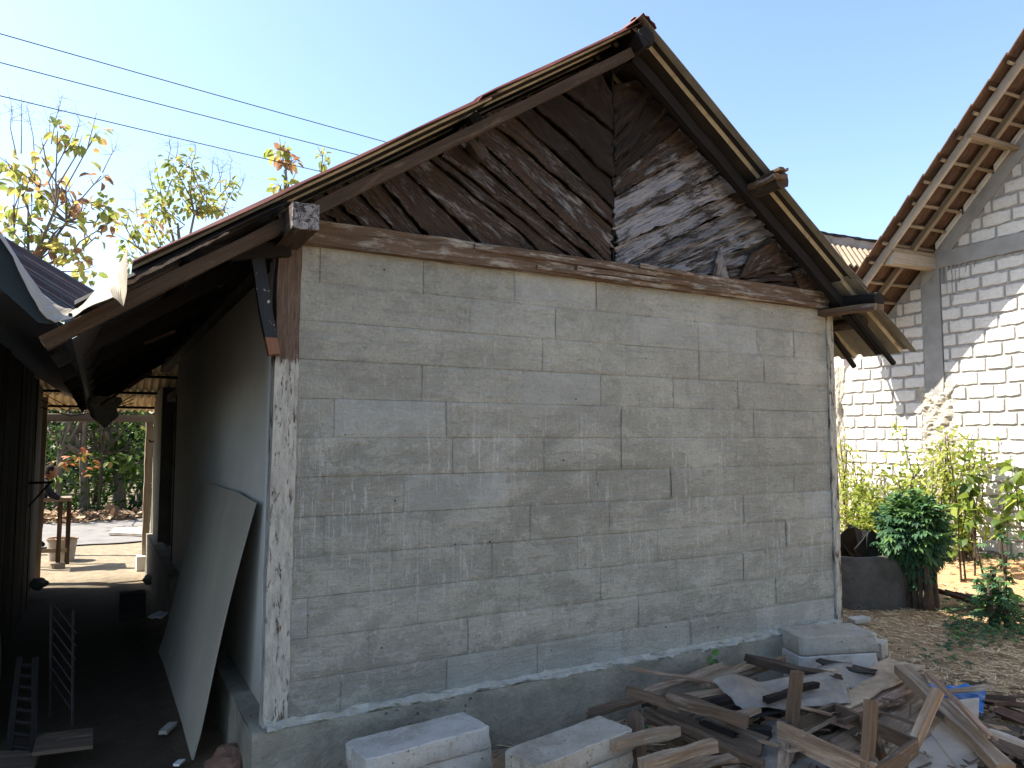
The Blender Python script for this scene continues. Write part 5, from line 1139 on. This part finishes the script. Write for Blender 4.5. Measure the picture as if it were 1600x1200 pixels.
try:
    chest = (V3(.06, 0, .74), .13)
    hip = (V3(-.02, 0, .50), .12)
    skinbody('body', [[hip, (V3(.0, 0, .62), .12), chest, (V3(.10, 0, .83), .06)],
        [hip, (V3(.0, -.09, .46), .085), (V3(.03, -.09, .27), .06), (V3(.0, -.09, .05), .045), (V3(.12, -.09, .02), .04)],
        [hip, (V3(.0, .09, .46), .085), (V3(.0, .09, .27), .06), (V3(-.03, .09, .05), .045), (V3(.09, .09, .02), .04)],
        [chest, (V3(.09, -.19, .76), .055), (V3(.15, -.22, .64), .042), (V3(.29, -.16, .585), .032)],
        [chest, (V3(.09, .19, .76), .055), (V3(.15, .22, .64), .042), (V3(.29, .16, .585), .032)]], 'shirt', pr_)
    for sg in (-1, 1):
        w0 = V3(.30, .16*sg, .583); ch_ = [[(w0, .022), (V3(.35, .155*sg, .57), .026)]]
        for f, (dy, l_) in enumerate(((-.028, .062), (-.01, .07), (.01, .066), (.027, .05))): ch_.append([(V3(.35, .155*sg, .57), .026), (V3(.38, .155*sg+dy, .567), .010), (V3(.38+l_*.5, .155*sg+dy*1.2, .563), .009), (V3(.38+l_, .155*sg+dy*1.3, .555), .008)])
        ch_.append([(w0, .022), (V3(.335, .155*sg-.035*sg, .572), .011), (V3(.365, .155*sg-.055*sg, .568), .009)])
        skinbody('hand', ch_, 'skin', pr_)
except Exception as ex: print('skin failed', ex)
hc = Vector(V3(.15, 0, .915)); c = MB()
def headf(u, v):
    a = u*2*math.pi; b = (v-.5)*math.pi; d = Vector((math.cos(b)*math.cos(a), math.cos(b)*math.sin(a), math.sin(b)))
    r = Vector((.088, .070, .105)); q = Vector((d.x*r.x, d.y*r.y, d.z*r.z))
    if d.x > .8 and abs(d.y) < .25: q.x += .022*max(0, 1-abs(d.z+.12)/.22)      # nose
    if d.x > .6 and -.62 < d.z < -.42: q.x += .006                                  # lips
    if d.x > .7 and .02 < d.z < .2 and .2 < abs(d.y) < .55: q.x -= .008             # eye sockets
    if d.z < -.5: q.x += .012; q.y *= .85
    return hc+q
c.grid(headf, 28, 20); c.tube([hc+Vector((-.03, 0, -.06)), Vector(V3(.10, 0, .83))], [.05, .055], 8)
hd = c.build('head', 'skin', pr_, smooth=True)
for sg in (-1, 1): c = MB(); c.grid(lambda u, v: hc+Vector((-.005+.018*math.cos(u*6.28)*math.sin(v*3.14), sg*(.070+.008*v), .03*math.sin(u*6.28)*math.sin(v*3.14))), 8, 4); c.build('ear', 'skin', hd)
c = MB(); c.grid(lambda u, v: hc+Vector((-.012+.094*math.cos((v*.5)*math.pi)*math.cos(u*6.283)*(1 if math.cos(u*6.283) < .3 else .86), .077*math.cos(v*.5*math.pi)*math.sin(u*6.283), .020+.095*math.sin(v*.5*math.pi)-(.05 if math.cos(u*6.283) < 0 and v < .3 else 0))), 20, 8); c.build('hair', 'hair', hd, smooth=True)
# pale slab pieces by the far post
c = MB(); q = [at(170, 836, z=-.30), at(222, 838, z=-.30), at(222, 826, z=-.30), at(180, 826, z=-.30)]; c.prism(q, (0, 0, .05)); c.build('pale_slab', 'palesheet', label='pale flat slab on the sunny ground by the far post', cat='slab')

# ================================================================ TREES
def tree(name, label, base, trunk_r, clusters, leafspec, group, mat='teak', fork=None, twigs=(), bark='bark'):
    """base = ground point; clusters = [(point, n, spread, tint mean)]; every cluster gets a limb from the stem"""
    t = thing(name, label, 'tree', tuple(base), group); s2 = MB(); c = MB(); base = Vector(base)
    top = sum((q[0] for q in clusters), Vector())/len(clusters); fk = fork or base.lerp(top, .55); fk = Vector(fk)
    s2.tube([base-Vector((0, 0, .2)), base.lerp(fk, .5)+Vector((rnd.gauss(0, .06), 0, 0)), fk, fk.lerp(top, .7)], [trunk_r, trunk_r*.85, trunk_r*.7, trunk_r*.3], 8, bumpy=.2)
    ext = max((q[0]-top).length for q in clusters)*.2
    mids = [fk.lerp(top, f)+Vector((rnd.gauss(0, ext), rnd.gauss(0, ext*.6), 0)) for f in (.1, .2, .35, .5, .6, .75, .85)]
    for q_ in mids: s2.tube([fk, fk.lerp(q_, .5)+Vector((0, 0, -.05)), q_], [trunk_r*.5, trunk_r*.42, trunk_r*.34], 6, bumpy=.2)
    L, w_, sd = leafspec
    for q, n, sp, ti in clusters:
        m_ = min(mids, key=lambda a: (a-q).length+max(0, a.z-q.z+.3)*3); md = m_.lerp(q, .5)+Vector((rnd.gauss(0, .12), rnd.gauss(0, .12), -.15*(q-m_).length))
        s2.tube([m_, md, q], [trunk_r*.35, trunk_r*.2, .010], 5, bumpy=.15)
        for _ in range(2): e = q+Vector((rnd.gauss(0, sp), rnd.gauss(0, sp), abs(rnd.gauss(0, sp)))); s2.tube([md.lerp(q, .7), e], [.012, .004], 4)
        for _ in range(n):
            d = Vector((rnd.gauss(0, 1), rnd.gauss(0, 1), rnd.gauss(0, .8))); p = q+d*sp*.5
            c.leaf(p, d.normalized()+Vector((0, 0, rnd.uniform(-.9, .2))), (rnd.gauss(0, .6), rnd.gauss(0, .6), 1), L*rnd.uniform(.5, 1.15), w_*rnd.uniform(.6, 1.15), min(1, max(0, rnd.gauss(ti, sd))), rnd.uniform(.1, .6), rnd.uniform(.05, .3))
    for a, b in twigs:
        s2.tube([a, a.lerp(b, .5)+Vector((rnd.gauss(0, .05), 0, 0)), b], [.010, .007, .003], 4)
        for _ in range(10):
            f = rnd.uniform(.6, 1.05); p = a.lerp(b, f); e = p+Vector((rnd.gauss(0, .13), rnd.gauss(0, .13), rnd.gauss(.05, .1))); s2.tube([p, e], [.0035, .002], 3); s2.tube([e, e+Vector((rnd.gauss(0, .05), 0, .05))], [.003, .0015], 3)
    c.build('crown', mat, t, tint=True); s2.build('trunk', bark, t); return t
def C(px, py, y, n, sp, ti): return (at(px, py, y=y+rnd.uniform(-.5, .5)), n, sp, ti)
TG = 'teak trees rising behind the roofs'
Y = 15.5
g1 = at(40, 800, y=Y); g1.z = gz(g1.x, g1.y)
cl = [C(*q) for q in ((18, 260, Y, 16, .22, .55), (45, 268, Y, 16, .22, .62), (65, 245, Y, 9, .14, .45), (90, 205, Y, 13, .16, .5), (108, 222, Y, 7, .12, .6), (128, 228, Y, 12, .15, .5), (150, 208, Y, 10, .15, .5), (158, 275, Y, 9, .14, .8),
   (60, 300, Y, 14, .2, .6), (82, 288, Y, 12, .18, .7), (30, 295, Y, 12, .2, .5), (112, 312, Y, 16, .18, .88), (98, 295, Y, 8, .14, .7), (50, 305, Y, 9, .12, .3), (140, 330, Y, 16, .2, .72), (170, 322, Y, 18, .18, .35), (172, 348, Y, 12, .14, .88),
   (80, 315, Y, 10, .18, .5), (20, 320, Y, 16, .26, .45), (85, 370, Y, 22, .24, .55), (108, 395, Y, 22, .22, .55), (75, 385, Y, 12, .16, .9), (120, 405, Y, 10, .16, .88), (40, 350, Y, 18, .3, .45), (60, 400, Y, 20, .3, .5), (10, 350, Y, 18, .3, .45), (140, 425, Y, 20, .25, .4), (150, 370, Y, 10, .2, .5), (115, 350, Y, 14, .25, .45), (25, 385, Y, 20, .3, .4))]
tw = [(at(25, 240, y=Y), at(18, 165, y=Y)), (at(33, 240, y=Y), at(33, 160, y=Y)), (at(55, 260, y=Y), at(42, 165, y=Y)), (at(80, 225, y=Y), at(98, 148, y=Y)), (at(115, 225, y=Y), at(125, 188, y=Y)), (at(160, 270, y=Y), at(183, 226, y=Y)), (at(62, 240, y=Y), at(78, 180, y=Y))]
tree('teak_tree', 'leftmost teak tree, sparse with orange and yellow leaves against the sky', g1, .065, cl, (.23, .13, .16), TG, fork=at(45, 420, y=Y), twigs=tw)
Y = 19
g2 = at(285, 800, y=Y); g2.z = gz(g2.x, g2.y)
cl = [C(*q) for q in ((270, 255, Y, 26, .22, .35), (268, 280, Y, 26, .26, .4), (300, 265, Y, 30, .26, .42), (295, 290, Y, 40, .34, .42), (320, 300, Y, 36, .3, .5), (285, 310, Y, 40, .34, .45), (250, 300, Y, 20, .24, .4), (240, 320, Y, 26, .28, .42), (260, 330, Y, 36, .34, .45), (235, 345, Y, 30, .3, .6),
   (330, 320, Y, 26, .26, .5), (345, 325, Y, 26, .24, .62), (360, 300, Y, 16, .18, .45), (362, 285, Y, 9, .12, .4), (210, 355, Y, 26, .3, .4), (200, 375, Y, 24, .3, .42), (225, 375, Y, 30, .3, .45), (310, 325, Y, 34, .3, .5), (205, 400, Y, 20, .3, .4), (250, 360, Y, 26, .3, .45), (190, 345, Y, 8, .2, .5), (300, 250, Y, 14, .2, .4))]
tw = [(at(a, b, y=Y), at(a+e, b-h, y=Y)) for a, b, e, h in ((262, 250, 2, 32), (275, 248, 4, 25), (240, 300, -8, 40), (300, 255, 6, 28), (325, 290, 8, 42), (335, 295, 14, 40), (360, 285, 2, 36), (372, 300, 10, 25), (215, 340, -4, 40), (345, 300, -4, 40))]
tree('teak_tree', 'yellow-green bushier teak tree rising just above the left eave', g2, .075, cl, (.20, .11, .13), TG, fork=at(285, 420, y=Y), twigs=tw)
Y = 18
g3 = at(450, 800, y=Y); g3.z = gz(g3.x, g3.y)
tree('teak_tree', 'lone tuft of yellow and brown leaves above the left roof edge', g3, .07, [C(438, 232, Y, 14, .16, .42), C(445, 243, Y, 14, .16, .85), C(440, 288, Y, 12, .16, .45), C(455, 252, Y, 8, .12, .8)], (.28, .18, .1), TG, fork=at(445, 330, y=Y), twigs=[(at(447, 290, y=Y), at(443, 255, y=Y)), (at(458, 280, y=Y), at(458, 252, y=Y))])
g4 = at(505, 800, y=Y); g4.z = gz(g4.x, g4.y)
tree('teak_tree', 'tiny leaf tip barely showing above the roof, right of the lone tuft', g4, .06, [C(504, 243, Y, 9, .12, .4), C(506, 256, Y, 8, .12, .4)], (.24, .15, .1), TG, fork=at(506, 330, y=Y))
# bushes low behind the left roof valley
# forest beyond the sunny yard, seen through the passage
FG = 'forest trees beyond the sunny yard'
def ft(label, px, Y, r, lean, n, ti, mat='green', L=.22, tpx=None, bark='bark', zs=(1.2, 5.5)):
    b = at(px, 790, y=Y); b.z = gz(b.x, b.y); cl = []
    for _ in range(n):
        cl.append((Vector((b.x+lean+rnd.gauss(0, .9), Y+rnd.gauss(0, .8), b.z+rnd.uniform(*zs))), 34, .34, ti+rnd.gauss(0, .1)))
    tree('forest_tree', label, b, r, cl, (L, L*.55, .14), FG, mat, fork=(b.x+lean*.8, Y, b.z+1.6), bark=bark)
ft('tree with thick pale trunk curving up, right of centre through the passage', 188, 22.5, .17, -.25, 13, .45, L=.26)
ft('tree leaning right near the far post', 207, 23.5, .10, .9, 9, .4)
ft('slim dark-stemmed tree in the middle of the passage view', 152, 21.5, .05, .1, 8, .55, L=.28, bark='darkbark')
ft('tree with grey mottled trunk left of centre', 132, 22.0, .14, -.1, 11, .4)
ft('forked dark tree between the mottled and the slim trunks', 141, 22.8, .06, .35, 8, .5, bark='darkbark')
ft('leafy tree half behind the standing person', 90, 22.0, .09, 0, 11, .35)
ft('shaded tree at far left of the passage view', 60, 24, .12, -.3, 10, .3)
ft('dense tree behind the far post', 245, 24, .12, .1, 10, .35)
for px, py, ti, lb in ((122, 705, .97, 'low branch of red-orange leaves left in the passage view'), (182, 712, .78, 'bright yellow-green branch before the pale trunk'), (140, 728, .97, 'second smaller red-leaved branch, lower'), (102, 725, .97, 'orange-leaved branch by the standing person')):
    c = MB(); p = at(px, py, y=20.8); 
    for _ in range(9): c.leaf(p+Vector((rnd.gauss(0, .17), rnd.gauss(0, .15), rnd.gauss(0, .08))), (rnd.gauss(0, 1), -.4, rnd.gauss(-.3, .4)), (0, -.3, 1), .2, .12, min(1, rnd.gauss(ti, .02)))
    c.tube([p, p+Vector((.2, .4, -.5)), (p.x+.3, 21.4, gz(p.x, 21.4))], [.008, .014, .02], 5); c.build('leafy_sapling', 'green', tint=True, label=lb, cat='sapling', group='bright saplings at the forest edge')
# undergrowth and the far wood as one mass
c = MB()
for _ in range(15000):
    x = rnd.uniform(-6, 6); y = rnd.uniform(21.5, 31); f = rnd.random(); h = 4.8*f**1.2 if y > 24 else 1.2*f
    p = Vector((x, y, gz(x, y)+h)); k = nz(x*1.1, y*.8, h*1.1)
    if k < -.12 and h > .4: continue
    c.leaf(p, (rnd.gauss(0, 1), rnd.gauss(0, 1), rnd.gauss(-.2, .5)), (rnd.gauss(0, .5), rnd.gauss(0, .5), 1), rnd.uniform(.12, .30), rnd.uniform(.07, .14), min(.92, max(0, rnd.gauss(.32+k*.5, .16))))
c.build('undergrowth', 'green', tint=True, kind='stuff', label='dense green undergrowth behind the sunny yard')
c = MB()
for _ in range(16000):
    x = rnd.uniform(-22, 16); y = rnd.uniform(30, 36); p = Vector((x, y, gz(x, y)+rnd.uniform(0, 3.6)+1.2*nz(x*.3, y*.3)))
    c.leaf(p, (rnd.gauss(0, 1), rnd.gauss(0, 1), rnd.gauss(-.2, .5)), (rnd.gauss(0, .5), -.6, 1), rnd.uniform(.3, .6), rnd.uniform(.2, .35), min(.9, max(0, rnd.gauss(.3, .15))))
c.build('far_wood', 'green', tint=True, kind='stuff', label='far wood behind the trees')
c = MB()
for _ in range(500):
    x = rnd.uniform(-3, 3); y = rnd.gauss(20.9, .35); c.leaf((x, y, gz(x, y)+rnd.uniform(.02, .2)), (rnd.gauss(0, 1), rnd.gauss(0, 1), rnd.uniform(-.2, .6)), (0, -.4, 1), rnd.uniform(.15, .3), rnd.uniform(.1, .2), rnd.random(), -.1)
c.build('leaf_drift', 'litter', tint=True, kind='stuff', label='drift of dry leaves along the edge of the yard')
# shrubs on the brick side beyond the yard
# ================================================================ WIRES
for (a, b, lb) in (((0, 52), (590, 218), 'highest of the three overhead wires at upper left'), ((0, 97), (545, 238), 'middle one of the three overhead wires'), ((0, 149), (490, 265), 'lowest of the three overhead wires, just over the teak leaves')):
    p0, p1 = at(*a, d=9), at(*b, d=12); d = p1-p0; c = MB(); sag = at((a[0]+b[0])/2, (a[1]+b[1])/2+3, d=10.4)
    pts = [p0+d*(i/10) for i in range(-30, 41)]
    pts = [q+Vector((0, 0, .00025*((i-30-5)**2)-.012)) for i, q in enumerate(pts)]
    c.tube(pts, .0065, 5); c.build('overhead_wire', 'cable', label=lb, cat='wire', group='overhead wires')
print('objects', len(bpy.data.objects))
